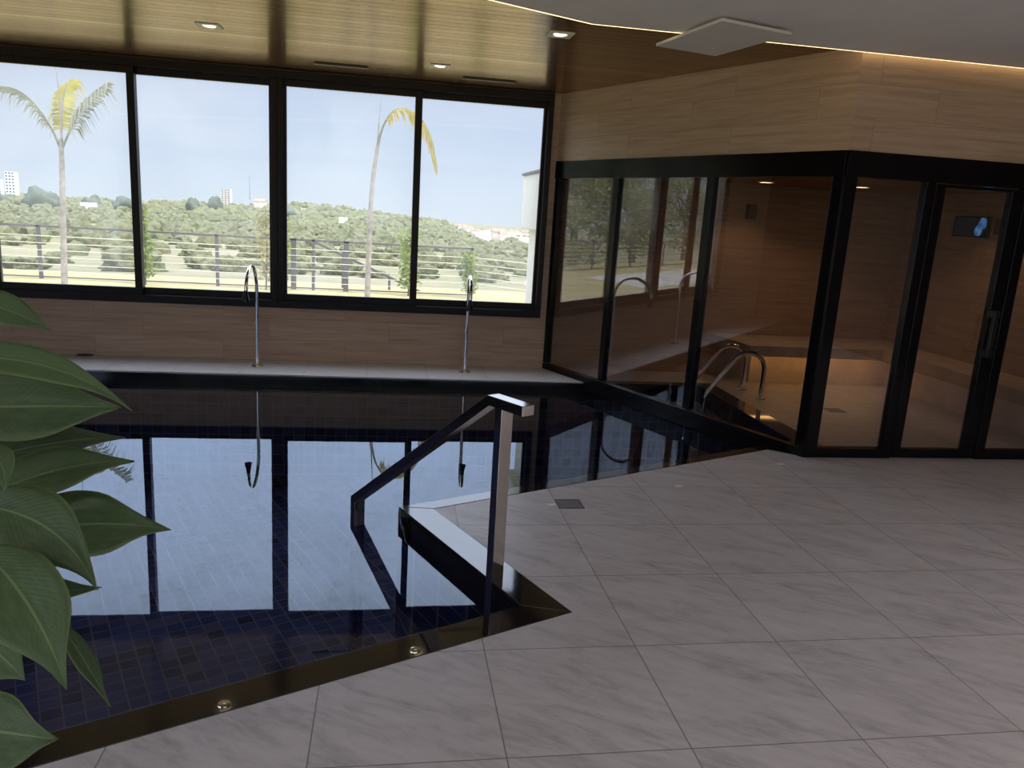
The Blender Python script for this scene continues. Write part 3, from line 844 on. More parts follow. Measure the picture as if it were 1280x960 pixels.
m = MB(); m.box(-2.96, -2.90, 7.945, 7.97, 0.012, 0.018); build('flap', m, 'grey_metal', ot, bevel=0.002)

# ================================================================== ceiling fittings
def downlight(x, y, label):
    z = CZ
    t_ = thing('recessed_downlight', label, 'ceiling light', (x, y, z), 'timber ceiling downlights')
    m = MB(); s = 0.085
    m.box(x - s, x + s, y - s, y - s + 0.035, z - 0.006, z - 0.0005); m.box(x - s, x + s, y + s - 0.035, y + s, z - 0.006, z - 0.0005)
    m.box(x - s, x - s + 0.035, y - s + 0.035, y + s - 0.035, z - 0.006, z - 0.0005); m.box(x + s - 0.035, x + s, y - s + 0.035, y + s - 0.035, z - 0.006, z - 0.0005)
    build('trim_frame', m, 'white_paint', t_)
    m = MB(); m.lathe([(0.001, -0.010), (0.040, -0.006), (0.047, -0.0012), (0.001, -0.0012)], (x, y, z), 24); build('lamp', m, 'lamp_warm', t_, smooth=True)
    ld = bpy.data.lights.new('down_lamp', 'SPOT'); ld.energy = 10; ld.color = (1, 0.83, 0.6); ld.spot_size = R(100); ld.spot_blend = 0.6; ld.shadow_soft_size = 0.04
    lo = bpy.data.objects.new('down_lamp', ld); COL.objects.link(lo); lo.parent = t_; lo.location = (0, 0, -0.02)
downlight(-1.34, 6.29, 'square recessed downlight in the timber ceiling, leftmost of the three')
downlight(0.375, 7.06, 'square recessed downlight in the timber ceiling, the small one nearest the window')
downlight(1.089, 5.483, 'square recessed downlight in the timber ceiling beside the white ceiling edge')
def slot(x0, x1, y0, label):
    z = CZ
    t_ = thing('air_slot', label, 'air vent', ((x0 + x1) / 2, y0, z), 'ceiling air slots')
    m = MB(); m.box(x0, x1, y0 + 0.02, y0 + 0.15, z - 0.007, z - 0.0005); build('flap', m, 'timber_ceiling', t_, bevel=0.001)
    m = MB(); m.box(x0, x1, y0 - 0.010, y0 + 0.018, z - 0.016, z - 0.0005); build('slot', m, 'black_plastic', t_)
slot(-0.71, -0.24, 7.42, 'long narrow air slot in the timber ceiling, left of the small downlight')
slot(0.61, 1.10, 7.50, 'long narrow air slot in the timber ceiling, right of the small downlight')
# square white panel hung just under the ceiling edge
pc = [(1.66, 5.155), (1.785, 4.40), (2.275, 4.54), (2.12, 5.275)]
cp = thing('ceiling_panel', 'flat white square panel hanging under the edge of the white ceiling', 'ceiling panel', (1.96, 4.85, 2.72))
m = MB(); m.prism(pc, 2.715, 2.733); build('panel', m, 'white_paint', cp, bevel=0.002)
cx, cy = 1.96, 4.86
m = MB(); m.prism([(cx + (x - cx) * 0.6, cy + (y - cy) * 0.6) for x, y in pc if True], 2.733, 2.7545); build('mount', m, 'white_paint', cp)
# unseen lamps added in the white ceiling around the camera to brighten the room
for i, (x, y) in enumerate(((-4.2, -0.4), (-1.5, -1.4), (1.4, -0.6), (4.1, 1.5), (-3.0, -3.4), (0.0, -3.4), (3.2, -3.0))):
    t_ = thing('recessed_downlight', 'added unseen fill downlight in the white ceiling near the camera', 'ceiling light', (x, y, 2.755), 'added white ceiling fill downlights')
    m = MB(); m.lathe([(0.055, 0.0), (0.075, -0.001), (0.077, -0.007), (0.056, -0.009), (0.055, 0.0)], (x, y, 2.7545), 24); build('trim_ring', m, 'white_paint', t_, smooth=True)
    m = MB(); m.lathe([(0.001, -0.004), (0.054, -0.004), (0.054, -0.001), (0.001, -0.001)], (x, y, 2.7545), 24); build('lamp', m, 'lamp_warm', t_)
    ld = bpy.data.lights.new('down_lamp', 'SPOT'); ld.energy = 95; ld.color = (1.0, 0.96, 0.95); ld.spot_size = R(140); ld.spot_blend = 0.9; ld.shadow_soft_size = 0.05
    lo = bpy.data.objects.new('down_lamp', ld); COL.objects.link(lo); lo.parent = t_; lo.location = (0, 0, -0.02)

# ================================================================== house plant at the left
LEAVES = [
    ((-0.642,1.289,1.426), (-0.566,1.266,1.410), (-0.503,1.245,1.387), (0.088,0.570,0.755), 0.026),
    ((-0.614,1.120,1.360), (-0.464,1.103,1.364), (-0.336,1.061,1.313), (-0.003,0.592,0.751), 0.024),
    ((-0.652,1.217,1.268), (-0.520,1.214,1.276), (-0.400,1.215,1.276), (-0.145,0.477,0.860), 0.052),
    ((-0.666,1.269,1.159), (-0.540,1.294,1.192), (-0.432,1.324,1.195), (-0.373,0.702,0.625), 0.033),
    ((-0.609,1.171,1.135), (-0.491,1.197,1.181), (-0.391,1.234,1.184), (-0.411,0.643,0.668), 0.037),
    ((-0.549,1.075,1.173), (-0.437,1.028,1.160), (-0.360,0.971,1.100), (0.397,0.350,0.697), 0.047),
    ((-0.545,1.202,1.076), (-0.444,1.203,1.092), (-0.334,1.211,1.078), (-0.150,0.474,0.820), 0.052),
    ((-0.615,1.154,1.101), (-0.534,1.164,1.087), (-0.453,1.165,1.065), (-0.040,0.510,0.751), 0.040),
    ((-0.587,1.228,0.969), (-0.519,1.232,0.965), (-0.451,1.236,0.967), (-0.264,0.709,0.468), 0.024),
    ((-0.507,1.008,1.136), (-0.422,0.932,1.097), (-0.354,0.851,1.037), (0.741,0.149,0.457), 0.056),
    ((-0.483,1.160,0.939), (-0.440,1.128,0.897), (-0.395,1.088,0.849), (0.433,0.509,0.102), 0.021),
    ((-0.577,1.088,0.978), (-0.530,1.071,0.951), (-0.490,1.048,0.924), (0.481,0.300,0.602), 0.044),
    ((-0.494,0.858,0.995), (-0.412,0.827,1.003), (-0.349,0.806,1.006), (-0.007,0.413,0.770), 0.047),
    ((-0.530,1.078,1.254), (-0.490,1.036,1.245), (-0.476,1.009,1.217), (0.721,0.216,0.362), 0.022),
    ((-0.652,1.313,1.095), (-0.609,1.309,1.125), (-0.580,1.306,1.143), (-0.639,0.581,0.623), 0.022),
    ((-0.606,1.214,1.088), (-0.576,1.174,1.047), (-0.540,1.147,1.005), (0.666,0.277,0.258), 0.029),
    ((-0.662,1.194,0.979), (-0.593,1.165,0.973), (-0.530,1.124,0.955), (0.219,0.436,0.662), 0.036),
]
rl = random.Random(5)
PB = Vector((-0.98, 1.18, 0))
# more foliage on the far sides of the plant
for k in range(14):
    a = R(70 + k * 17.5) ; z = 0.95 + 0.5 * ((k * 0.37) % 1)
    b = PB + Vector((math.cos(a) * 0.12, math.sin(a) * 0.12, z))
    tip = PB + Vector((math.cos(a) * 0.42, math.sin(a) * 0.42, z - 0.02 - 0.12 * rl.random()))
    mid = b.lerp(tip, 0.5) + Vector((0, 0, 0.05))
    sd = Vector((-math.sin(a), math.cos(a), 0.3 * rl.uniform(-1, 1))).normalized()
    LEAVES.append((tuple(b), tuple(mid), tuple(tip), tuple(sd), 0.05))
pl = thing('potted_plant', 'leafy green potted plant with broad pointed leaves at the left edge of the photo', 'plant', PB)
m = MB(); m.lathe([(0.15, 0.0005), (0.165, 0.02), (0.20, 0.40), (0.21, 0.42), (0.19, 0.42), (0.185, 0.37), (0.001, 0.37)], PB, 32); build('pot', m, 'pot_glaze', pl, smooth=True)
m = MB(); m.lathe([(0.001, 0.371), (0.184, 0.371), (0.18, 0.385), (0.001, 0.392)], PB, 24); build('soil', m, 'soil', pl)
def leaf(b, mid, tip, side, hw, i):
    b, mid, tip, side = Vector(b), Vector(mid), Vector(tip), Vector(side)
    m = MB(); nu, nv = 18, 8
    nrm0 = (tip - b).cross(side).normalized()
    if nrm0.z < 0: nrm0 = -nrm0
    rr = random.Random(100 + i); ph = rr.uniform(0, 6); wav = rr.uniform(0.03, 0.07)
    for a in range(nu + 1):
        u = a / nu
        c = b * (1 - u) ** 2 + (mid * 2 - (b + tip) * 0.5) * (2 * u * (1 - u)) + tip * u * u
        # broad in the middle, drawn out to a point
        q = min(1, max(0, (u - 0.55) / 0.42)); q = q * q * (3 - 2 * q)
        w = 1.06 * hw * (math.sin(math.pi * min(1, 0.04 + 0.96 * u) ** 0.80) ** 0.85) * (1 - 0.48 * q)
        for k in range(nv + 1):
            v = k / nv * 2 - 1
            fold = 0.26 * abs(v) * w - 0.10 * v * v * w
            p = c + side * (v * w) + nrm0 * (fold + wav * hw * math.sin(u * 13 + ph + v) * abs(v) ** 1.5)
            m.v.append(p); m.uv[len(m.v) - 1] = (u, k / nv)
    for a in range(nu):
        for k in range(nv):
            i0 = a * (nv + 1) + k
            m.f.append((i0, i0 + 1, i0 + nv + 2, i0 + nv + 1))
    lf = build('leaf', m, 'plant_leaf', pl, smooth=True)
    lf.modifiers.clear()
    sd = lf.modifiers.new('thickness', 'SOLIDIFY'); sd.thickness = 0.0012; sd.offset = 0
    # leaf stalk
    root = PB + Vector((0.04 * math.cos(i * 2.4), 0.04 * math.sin(i * 2.4), 0.38))
    knee = root.lerp(b, 0.55) + Vector((0, 0, 0.22)); knee.z = min(knee.z, b.z - 0.06)
    pts = [root * (1 - s) ** 2 + knee * 2 * s * (1 - s) + b * s * s for s in [k / 10 for k in range(11)]] + [b.lerp(mid, 0.08)]
    st = MB(); st.tube(pts, [0.007 - 0.004 * k / 11 for k in range(12)], 8); build('stalk', st, 'plant_stem', lf, smooth=True)
for i, L in enumerate(LEAVES): leaf(*L, i)

# ================================================================== outdoors
GZ = -0.30
m = MB()
m.quad((-60, 8.2, GZ), (40, 8.2, GZ), (40, 19.2, GZ), (-60, 19.2, GZ)); m.quad((-60, -30, GZ - .005), (-6.6, -30, GZ - .005), (-6.6, 8.2, GZ), (-60, 8.2, GZ))
m.quad((-6.6, -40, GZ - .005), (40, -40, GZ - .005), (40, -4.8, GZ - .005), (-6.6, -4.8, GZ - .005))
m.quad((6.8, -4.8, GZ - .005), (40, -4.8, GZ - .005), (40, 8.2, GZ - .005), (6.8, 8.2, GZ - .005))
struct('ground', m, 'lawn')
m = MB(); m.prism([(-40, 12.9), (-12.3, 12.9), (-14.0, 15.8), (-40, 15.8)], GZ, GZ + 0.02); struct('garden_path', m, 'path_concrete')

# land falling away to a wooded valley and rising to the skyline
def lerp_tab(x, tab):
    if x <= tab[0][0]: return tab[0][1]
    for (a, b), (c, d) in zip(tab[:-1], tab[1:]):
        if x <= c: return b + (d - b) * (x - a) / (c - a)
    return tab[-1][1]
def land(az, d):
    ridge = lerp_tab(az, [(-90, -0.9), (-26, -0.95), (-20, -0.95), (-14, -0.85), (-8.5, -0.75), (-6.5, -0.35), (-3, -0.55), (2, -0.95), (5, -1.15), (9, -1.2), (14, -1.2), (60, -1.2)])
    tab = [(19, -5.74), (28, -5.6), (45, -4.9), (80, -3.6), (150, -2.6), (260, -1.9), (420, -1.4)]
    el = lerp_tab(math.log(d), [(math.log(a), b) for a, b in tab] + [(math.log(620), 1.0)])
    if d > 420: el = -1.4 + (ridge + 1.4) * min(1, (d - 420) / 300)
    if az > 3: el = el - min(1, (az - 3) / 3) * min(1, max(0, (d - 60) / 260)) * 0.75 * max(0, 1 - d / 1400)
    if az > 3 and d > 1000: el = ridge + 0.25 * min(1, (d - 1000) / 1500)
    z = 1.6 + d * math.tan(R(el))
    return z
m = MB(); NA, ND = 150, 90
for i in range(NA + 1):
    az = -85 + 145 * i / NA
    for j in range(ND + 1):
        d = 19.2 * (3000 / 19.2) ** (j / ND)
        dd = d / max(0.25, math.cos(R(az))) if j == 0 else d
        x_, y_ = d * math.sin(R(az)), max(19.0 if j else 19.0, d * math.cos(R(az)))
        z = land(az, d)
        if 25 < d < 700: z += noise.noise(Vector((x_ * 0.05, y_ * 0.05, 0))) * min(1.2, d * 0.006) + noise.noise(Vector((x_ * 0.2, y_ * 0.2, 5))) * min(0.5, d * 0.003)
        m.v.append(Vector((x_, y_, z)))
for i in range(NA):
    for j in range(ND):
        a = i * (ND + 1) + j
        m.f.append((a, a + 1, a + ND + 2, a + ND + 1))
struct('hills', m, 'scrub', smooth=False)

# ---- wooded slopes: bushy trees, a few shared crowns
def crown_mesh(seed, sub=3):
    bm = bmesh.new(); bmesh.ops.create_icosphere(bm, subdivisions=sub, radius=1.0)
    rnd = random.Random(seed); off = Vector((rnd.uniform(0, 90), rnd.uniform(0, 90), 0))
    for v in bm.verts:
        n = noise.noise(v.co * 1.6 + off) * 0.4 + noise.noise(v.co * 4.5 + off) * 0.3 + noise.noise(v.co * 9.0 + off) * 0.14
        v.co *= 1 + n
        if v.co.z < -0.35: v.co.z = -0.35 + (v.co.z + 0.35) * 0.35
    for f in bm.faces: f.smooth = True
    me = bpy.data.meshes.new('crown'); bm.to_mesh(me); bm.free()
    return me
crowns = [crown_mesh(s, 4) for s in range(5)]
for c_ in crowns: c_.materials.append(M['far_tree'])
sky_crowns = [crown_mesh(50 + s) for s in range(4)]
for c_ in sky_crowns: c_.materials.append(M['skyline_tree'])
woods = [crown_mesh(80 + s, 2) for s in range(4)]
rt_ = random.Random(11)
def far_tree(az, d, r, hf, meshes, label, group, sink=0.3):
    o = bpy.data.objects.new('tree', rt_.choice(meshes)); COL.objects.link(o)
    z = land(az, d)
    o.location = (d * math.sin(R(az)), d * math.cos(R(az)), z + r * hf * sink)
    o.scale = (r, r * rt_.uniform(0.8, 1.2), r * hf); o.rotation_euler = (0, 0, rt_.uniform(0, 6.28))
    tag(o, label, 'tree', group)
HOUSES, hs_ = [], []
rh = random.Random(3)
while len(HOUSES) < 26:
    az = rh.uniform(5.0, 10.4); d = rh.uniform(300, 800)
    px_, py_ = d * math.sin(R(az)), d * math.cos(R(az))
    if any((px_ - q[0]) ** 2 + (py_ - q[1]) ** 2 < 15 ** 2 for q in hs_): continue
    hs_.append((px_, py_, 5.5)); HOUSES.append((az, d))
hs_ += [(d * math.sin(R(az)), d * math.cos(R(az)), 6.0) for az, d in ((-11.2, 800), (-23.55, 700), (-24.25, 700), (-9.0, 700), (-19.5, 380), (-3.4, 400))]
SKYL = hs_ + [(d * math.sin(R(az)), d * math.cos(R(az)), r) for az, d, r in ((-22.0, 420, 7.5), (-19.3, 440, 5.5), (-17.2, 430, 9), (-13.3, 560, 4.5), (-11.95, 590, 5), (-7.4, 430, 9), (-24.5, 420, 6))]
spots_, tries_ = [], 0
while len(spots_) < 285 and tries_ < 20000:
    tries_ += 1
    az = rt_.uniform(-30, 13); d = 34 * (560 / 34) ** (rt_.random() ** 0.8)
    if az > 3 and d > 320: d *= 0.6
    r = rt_.uniform(0.6, 1.15) * (0.6 + d / 140)
    px_, py_ = d * math.sin(R(az)), d * math.cos(R(az))
    if any((px_ - q[0]) ** 2 + (py_ - q[1]) ** 2 < (1.3 * (r + q[2])) ** 2 for q in spots_ + SKYL): continue
    spots_.append((px_, py_, r))
    far_tree(az, d, r, rt_.uniform(0.5, 0.75), crowns, 'bushy green tree among many on the wooded slopes beyond the fence', 'trees on the wooded slopes')
wood_mb = MB(); extra_ = []
tries_ = 0
while len(extra_) < 1500 and tries_ < 40000:
    tries_ += 1
    az = rt_.uniform(-32, 14); d = 60 * (820 / 60) ** (rt_.random() ** 0.5)
    if az > 4.2 and d > 270 and rt_.random() < 0.72: continue
    r = rt_.uniform(0.7, 1.3) * (0.7 + d / 210)
    px_, py_ = d * math.sin(R(az)), d * math.cos(R(az))
    if d < 330 and noise.noise(Vector((px_ * 0.03, py_ * 0.02, 3))) > 0.22: continue
    if any((px_ - q[0]) ** 2 + (py_ - q[1]) ** 2 < (1.3 * (r + q[2])) ** 2 for q in spots_ + SKYL): continue
    if any((px_ - q[0]) ** 2 + (py_ - q[1]) ** 2 < (0.8 * (r + q[2])) ** 2 for q in extra_): continue
    extra_.append((px_, py_, r)); me_ = rt_.choice(woods); i0_ = len(wood_mb.v); zz_ = land(az, d) + r * 0.15; hh_ = rt_.uniform(0.6, 1.0); an_ = rt_.uniform(0, 6.28); ca_, sa_ = math.cos(an_), math.sin(an_)
    for v in me_.vertices:
        wood_mb.v.append(Vector((px_ + r * (v.co.x * ca_ - v.co.y * sa_), py_ + r * (v.co.x * sa_ + v.co.y * ca_), zz_ + r * hh_ * v.co.z)))
    for p in me_.polygons: wood_mb.f.append(tuple(i0_ + k for k in p.vertices))
tag(build('woodland', wood_mb, 'far_tree', smooth=True), 'hazy green woodland of small far trees covering the slopes up to the skyline', 'woodland', kind='stuff')
for az, d, r, hf, lb in ((-22.0, 420, 7.5, 0.85, 'dark round tree on the skyline, left of the left palm'), (-19.3, 440, 5.5, 0.9, 'dark round tree on the skyline, just right of the left palm'),
                     (-17.2, 430, 9, 0.55, 'wide low dark tree on the skyline beside the thin left mullion'), (-13.3, 560, 4.5, 1.4, 'small dark tree on the skyline, left of the far tower block'),
                     (-11.95, 590, 5, 1.5, 'small pointed dark tree on the skyline right beside the far tower block'), (-7.4, 430, 9, 0.6, 'broad dark tree on the skyline right of the thick mullion'),
                     (-24.5, 420, 6, 0.8, 'dark tree on the skyline at the left photo edge under the white towers')):
    far_tree(az, d, r, hf, sky_crowns, lb, 'skyline trees', 0.35)

# ---- far buildings
def far_building(name, label, az, d, w, h, wall, roof=None, floors=0, z=None, dep=None, group=None, cols=3):
    zz = land(az, d) if z is None else z
    c = Vector((d * math.sin(R(az)), d * math.cos(R(az)), zz)); dep = dep or w
    t_ = thing(name, label, 'building', c, group)
    m = MB(); m.box(c.x - w / 2, c.x + w / 2, c.y - dep / 2, c.y + dep / 2, zz - 3, zz + h); build('walls', m, wall, t_)
    if roof:
        m = MB(); a = w / 2 + 0.4; b = dep / 2 + 0.4; i = len(m.v)
        m.v += [Vector(p) for p in ((c.x - a, c.y - b, zz + h), (c.x + a, c.y - b, zz + h), (c.x + a, c.y + b, zz + h), (c.x - a, c.y + b, zz + h), (c.x - a, c.y, zz + h + w * 0.22), (c.x + a, c.y, zz + h + w * 0.22))]
        m.f += [(0, 1, 5, 4), (2, 3, 4, 5), (0, 4, 3), (1, 2, 5), (3, 2, 1, 0)]
        build('roof', m, roof, t_)
    for f in range(floors):
        for k in range(cols):
            m = MB(); xw = c.x - w / 2 + w * (k + 0.5) / cols; zw = zz + h * (f + 0.35) / floors
            m.box(xw - w * 0.09, xw + w * 0.09, c.y - dep / 2 - 0.12, c.y - dep / 2 + 0.02, zw, zw + h / floors * 0.42); build('window', m, 'dark_pane', t_)
far_building('tower_block', 'pale tower block far off on the skyline beside the thick mullion', -11.2, 800, 8.5, 16, 'town_wall', floors=8, z=-7.5)
far_building('tower_block', 'white tower on the skyline at the left photo edge, the taller right one', -23.55, 700, 6.5, 18, 'town_white', floors=8, z=-8.0)
far_building('tower_block', 'white tower on the skyline at the very left photo edge, the lower one', -24.25, 700, 5.5, 12, 'town_white', floors=6, z=-8.0)
far_building('house', 'low far house at the skyline left of the thick window mullion', -9.0, 700, 9, 6, 'town_wall', 'town_roof', z=-6.5)
far_building('house', 'long white far house near the skyline right of the left palm', -19.5, 380, 5, 1.2, 'town_white', z=-5.6)
far_building('house', 'white far house on the slope between thick mullion and right palm', -3.4, 400, 4, 1.6, 'town_white', z=-6.6)
rh = random.Random(3)
for (az, d) in HOUSES:
    zz = land(az, d)
    far_building('house', 'small far house in the hillside town seen through the right-hand pane', az, d, rh.uniform(5, 9), rh.uniform(2.5, 4), rh.choice(['town_wall', 'town_white']), 'town_roof' if rh.random() < 0.6 else None, z=zz + 0.5, group='houses of the far town')

# ---- mast beside the tower block
m = MB(); c = Vector((850 * math.sin(R(-9.7)), 850 * math.cos(R(-9.7)), 0)); m.tube([c, c + Vector((0, 0, 24))], [0.3, 0.12], 6)
tag(build('radio_mast', m, 'grey_metal', base=c), 'thin radio mast on the skyline right of the tower block', 'mast')

# ---- cable fence at the lawn's edge
FY = 17.5
fn = thing('cable_fence', 'dark metal fence with pale steel cables along the far side of the lawn', 'fence', (-6, FY, GZ))
FX0, FX1 = -34.0, 1.85
for x in [-33.9, -31.85, -28.3, -24.8, -21.3, -17.8, -14.25, -10.75, -7.2, -3.68, -2.09, -1.67, -0.97, 1.80]:
    wd = 0.055 if x in (-2.09, -0.97) else 0.032
    m = MB(); m.box(x - wd, x + wd, FY - 0.03, FY + 0.03, GZ, 0.80); build('post', m, 'grey_metal', fn)
m = MB(); m.box(FX0, FX1, FY - 0.03, FY + 0.03, 0.76, 0.80); build('top_rail', m, 'grey_metal', fn)
m = MB(); m.box(FX0, FX1, FY - 0.02, FY + 0.02, GZ + 0.03, GZ + 0.055); build('bottom_rail', m, 'grey_metal', fn)
for k in range(6):
    z = -0.14 + k * 0.145
    m = MB(); m.tube([(FX0, FY - 0.035, z), (FX1, FY - 0.035, z)], 0.0085, 6); build('cable', m, 'steel_cable', fn, smooth=True)
f2 = thing('cable_fence', 'short pale cable fence section at the right end, turning to the white column', 'fence', (2.4, FY - 1, GZ))
for x, y in ((3.05, 16.3),):
    m = MB(); m.box(x - 0.035, x + 0.035, y - 0.035, y + 0.035, GZ, 0.70); build('post', m, 'grey_metal', f2)
for k in range(6):
    z = -0.14 + k * 0.145
    m = MB(); m.tube([(1.85, FY, z), (3.05, 16.3, z)], 0.0085, 6); build('cable', m, 'steel_cable', f2, smooth=True)
# handrail of steps going down behind the fence
sr = thing('stair_handrail', 'dark sloping handrail of steps going down behind the fence', 'handrail', (-0.7, 18.3, GZ))
m = MB(); m.sweep_rect([(-1.72, 18.3, 0.71), (0.95, 18.3, -0.42)], (0, 1, 0), 0.05, 0.05); build('rail', m, 'grey_metal', sr)
for x, zt_ in ((-1.08, 0.42), (-0.02, -0.02)):
    m = MB(); m.box(x - 0.028, x + 0.028, 18.27, 18.33, GZ - 0.3, zt_); build('post', m, 'grey_metal', sr)

# ---- white outside wall end and box at the right of the window
ex = thing('outside_wall_end', 'white outside wall end with a boxed top just right of the last pane', 'wall end', (1.9, 9.0, GZ))
m = MB(); m.box(1.635, 2.4, 8.21, 9.3, GZ, 1.44); build('pillar', m, 'exterior_white', ex)
m = MB(); m.box(1.535, 2.5, 8.21, 9.35, 1.44, 2.05); build('box_top', m, 'exterior_white', ex, bevel=0.01)
m = MB(); m.box(1.515, 2.52, 8.205, 9.37, 2.05, 2.075); build('coping', m, 'grey_metal', ex)
lw = thing('low_wall', 'low white sloping wall beyond the last pane, by the fence end', 'wall', (3.1, 15.0, GZ))
m = MB(); m.prism([(2.55, 14.5), (3.4, 14.5), (3.4, 15.6), (2.75, 15.6)], GZ, 0.28); build('block', m, 'exterior_white', lw, bevel=0.02)
m = MB(); m.sweep_rect([(2.55, 14.4, 0.34), (2.95, 12.4, -0.05)], (1, 0, 0), 0.08, 0.08); build('sloping_cap', m, 'exterior_white', lw)

# ---- palms on the lawn
def frond(par, path, leaf_len, droop, mat, n=46, spread=0.5, seed=0):
    rr = random.Random(seed)
    path = [Vector(p) for p in path]
    P = round_path(path, 3)
    st = MB(); st.tube(P, [0.022 - 0.016 * k / (len(P) - 1) for k in range(len(P))], 6)
    rb = build('frond_stalk', st, 'palm_green', par, smooth=True)
    seg = []
    for a, b in zip(P[:-1], P[1:]): seg.append((b - a).length)
    tot = sum(seg); m = MB()
    for k in range(n):
        s = (0.25 + 0.75 * k / (n - 1)) * tot; acc = 0
        for j, L in enumerate(seg):
            if acc + L >= s or j == len(seg) - 1: break
            acc += L
        p = P[j].lerp(P[j + 1], min(1, (s - acc) / max(1e-6, seg[j]))); d = (P[j + 1] - P[j]).normalized()
        sidev = d.cross(Vector((0, 0, 1)))
        if sidev.length < 0.2: sidev = d.cross(Vector((0, 1, 0)))
        sidev.normalize()
        for sg in (-1, 1):
            ang = rr.uniform(-0.4, 0.4)
            o = (sidev * sg * math.cos(ang) * spread + d * rr.uniform(0.35, 0.75) + Vector((0, 0, 1)) * math.sin(ang) * 0.4).normalized()
            L = leaf_len * (0.55 + 0.45 * math.sin(math.pi * min(1, 0.15 + 0.85 * k / n))) * rr.uniform(0.8, 1.15)
            w = 0.017
            q0, q1 = p, p + o * L * 0.5 + Vector((0, 0, -droop * L * 0.22)); q2 = p + o * L * 0.82 + Vector((0, 0, -droop * L * 0.75))
            wv = o.cross(Vector((0.3, 0.9, 0.2))).normalized() * w
            m.quad(q0 - wv * 0.5, q0 + wv * 0.5, q1 + wv, q1 - wv); m.quad(q1 - wv, q1 + wv, q2 + wv * 0.15, q2 - wv * 0.15)
    build('leaflets', m, mat, rb)
def palm(label, base, trunk, fronds):
    t_ = thing('palm_tree', label, 'palm tree', base, 'young palms on the lawn')
    P = round_path(trunk, 3)
    m = MB(); m.tube(P, [0.054 - 0.026 * k / (len(P) - 1) + (0.004 if k % 2 else 0) for k in range(len(P))], 10); build('trunk', m, 'palm_trunk', t_, smooth=True)
    for i, (pth, L, dr, mat, n, sp_) in enumerate(fronds): frond(t_, pth, L, dr, mat, n, sp_, i + 3)
    return t_
Y_ = 14.0
p1 = palm('tall young palm with three spread fronds seen through the leftmost pane', (-5.42, Y_, GZ),
     [(-5.42, Y_, GZ), (-5.36, Y_, 1.2), (-5.325, Y_, 2.1), (-5.32, Y_, 2.35)],
     [([(-5.32, Y_, 2.15), (-5.46, Y_, 2.55), (-5.75, Y_, 2.98), (-6.10, Y_, 3.12), (-6.45, Y_, 3.0)], 0.36, 1.1, 'palm_green', 50, 0.5),
      ([(-5.32, Y_, 2.2), (-5.31, Y_ + .05, 2.7), (-5.29, Y_ + .2, 3.2), (-5.24, Y_ + .45, 3.35)], 0.40, 1.3, 'palm_yellow', 60, 1.0),
      ([(-5.31, Y_, 2.2), (-5.12, Y_, 2.62), (-4.84, Y_ - .1, 3.02), (-4.50, Y_ - .2, 3.26)], 0.42, 1.2, 'palm_green', 54, 0.7),
      ])
m = MB(); m.tube([(-5.31, Y_, 2.3), (-5.30, Y_, 3.0), (-5.335, Y_, 3.5)], [0.02, 0.012, 0.004], 6); build('spear_leaf', m, 'palm_trunk', p1, smooth=True)
p2 = palm('tall young palm with one frond arching right, seen beside the right window mullion', (-0.40, Y_, GZ),
     [(-0.40, Y_, GZ), (-0.385, Y_, 0.9), (-0.36, Y_, 1.9), (-0.27, Y_, 2.62)],
     [([(-0.27, Y_, 2.55), (-0.20, Y_, 2.95), (0.02, Y_, 3.26), (0.36, Y_, 3.22), (0.62, Y_, 2.9), (0.74, Y_, 2.4)], 0.36, 1.0, 'palm_pale', 70, 0.8)])
m = MB(); m.tube([(-0.28, Y_, 2.55), (-0.255, Y_, 3.0), (-0.23, Y_, 3.38)], [0.016, 0.010, 0.003], 6); build('spear_leaf', m, 'palm_trunk', p2, smooth=True)

# ---- slim climbing shrubs along the fence
def leafy(mb, c, rx, ry, rz, n, size, rr):
    for _ in range(n):
        d = Vector((rr.gauss(0, 1), rr.gauss(0, 1), rr.gauss(0, 1))).normalized() * (rr.random() ** 0.4)
        p = Vector(c) + Vector((d.x * rx, d.y * ry, d.z * rz))
        a = Vector((rr.gauss(0, 1), rr.gauss(0, 1), rr.gauss(0, 0.7))).normalized(); b = a.orthogonal().normalized()
        s = size * rr.uniform(0.6, 1.3)
        mb.quad(p - a * s, p - b * s * 0.5, p + a * s, p + b * s * 0.5)
def slim_shrub(x, h, mat, label, seed, w=0.2, n=420):
    rr = random.Random(seed); y = FY - 0.35
    t_ = thing('slim_shrub', label, 'shrub', (x, y, GZ), 'slim shrubs along the fence')
    m = MB(); m.tube([(x, y, GZ), (x + 0.03, y, GZ + h * 0.5), (x, y, GZ + h * 0.95)], [0.02, 0.015, 0.006], 6); build('stem', m, 'bark', t_)
    m = MB()
    for k in range(6):
        z = GZ + h * (0.18 + 0.8 * k / 6)
        leafy(m, (x + rr.uniform(-.05, .05), y, z), w * rr.uniform(.6, 1.1), w * 0.7, h * 0.1, n // 6, 0.055, rr)
    build('foliage', m, mat, t_)
slim_shrub(-8.05, 1.95, 'vine_leaf', 'slim yellow-green shrub by the fence at the left photo edge', 1)
slim_shrub(-5.05, 1.75, 'vine_leaf', 'slim green shrub by the fence just right of the thin left mullion', 2)
slim_shrub(-2.62, 1.85, 'dry_leaf', 'slim brownish shrub by the fence just left of the thick mullion', 3, 0.22, 240)
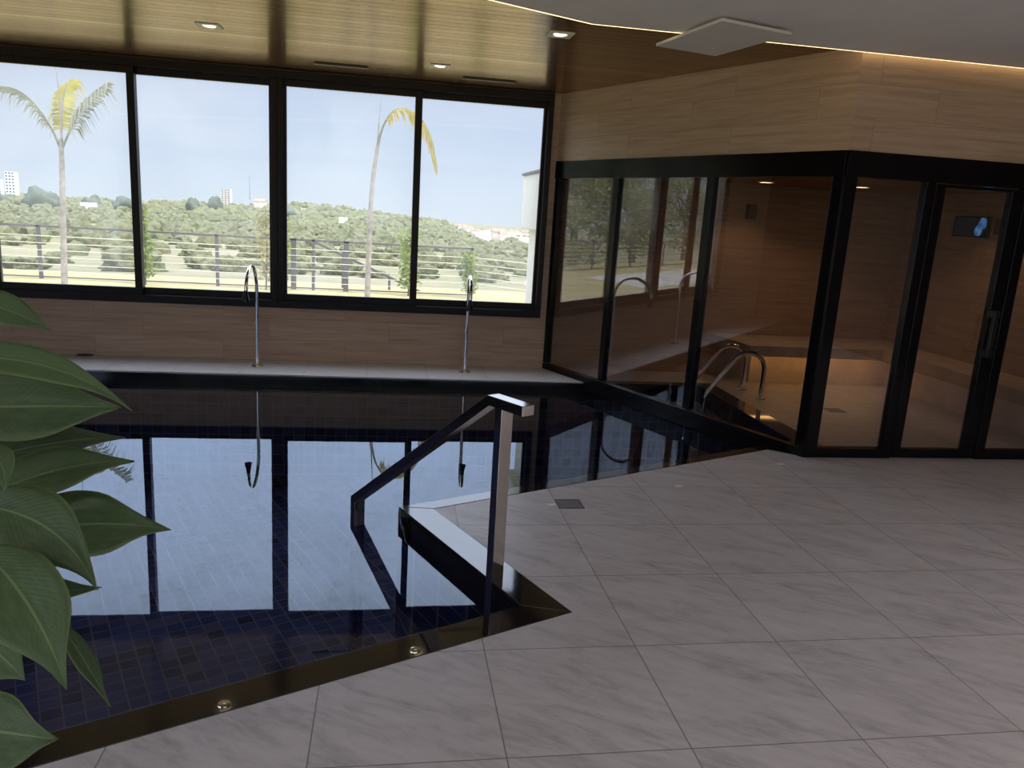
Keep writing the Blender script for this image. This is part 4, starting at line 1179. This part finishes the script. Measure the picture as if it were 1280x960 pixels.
slim_shrub(-2.22, 1.6, 'vine_leaf', 'slim shrub by the fence just right of the thick mullion', 4, 0.12, 260)
slim_shrub(0.40, 1.55, 'vine_leaf', 'slim green shrub by the fence hidden partly by the right mullion', 5, 0.26, 520)
slim_shrub(1.72, 1.1, 'vine_leaf', 'low green shrub at the fence post behind the right spout', 6, 0.2, 360)

# ---- tall garden trees to the left (they show mirrored in the cabin glass)
def garden_tree(x, y, h, r, label, seed):
    rr = random.Random(seed)
    t_ = thing('garden_tree', label, 'tree', (x, y, GZ), 'tall trees beyond the left fence')
    m = MB(); m.tube([(x, y, GZ - 0.5), (x + 0.15, y, GZ + h * 0.3), (x - 0.1, y, GZ + h * 0.75)], [0.22, 0.16, 0.07], 8)
    for k in range(7):
        a = k * 0.9; z0 = GZ + h * (0.14 + 0.07 * k)
        m.tube([(x + 0.05, y, z0), (x + math.cos(a) * r * 0.45, y + math.sin(a) * r * 0.45, z0 + h * 0.16), (x + math.cos(a) * r * 0.8, y + math.sin(a) * r * 0.8, z0 + h * 0.30)], [0.09, 0.05, 0.02], 6)
    build('trunk', m, 'bark', t_)
    m = MB()
    for k in range(44):
        a = rr.uniform(0, 6.28); q = r * rr.random() ** 0.6; z = GZ + h * rr.uniform(0.04, 0.95)
        leafy(m, (x + q * math.cos(a), y + q * math.sin(a), z), r * 0.33, r * 0.33, h * 0.08, 190, 0.13, rr)
    build('foliage', m, 'tree_leaf', t_)
for x, y, h, r, lb, sd in ((-17.0, 21.3, 7.5, 3.0, 'dark garden tree beyond the fence, mirrored in the pane next to the window', 21), (-24.2, 21.8, 8.5, 3.0, 'dark garden tree beyond the fence, mirrored in the middle cabin pane', 22),
                       (-31.4, 22.0, 9, 3.2, 'dark garden tree beyond the fence, mirrored beside the second mullion', 23), (-39.4, 22, 10, 3.6, 'dark garden tree beyond the fence, mirrored nearest the cabin corner', 24),
                       (-20.0, 27.5, 8, 3.0, 'dark garden tree set back behind the others beyond the fence', 25)):
    garden_tree(x, y, h, r, lb, sd)

for o in bpy.data.objects:
    if '_base' in o.keys(): del o['_base']
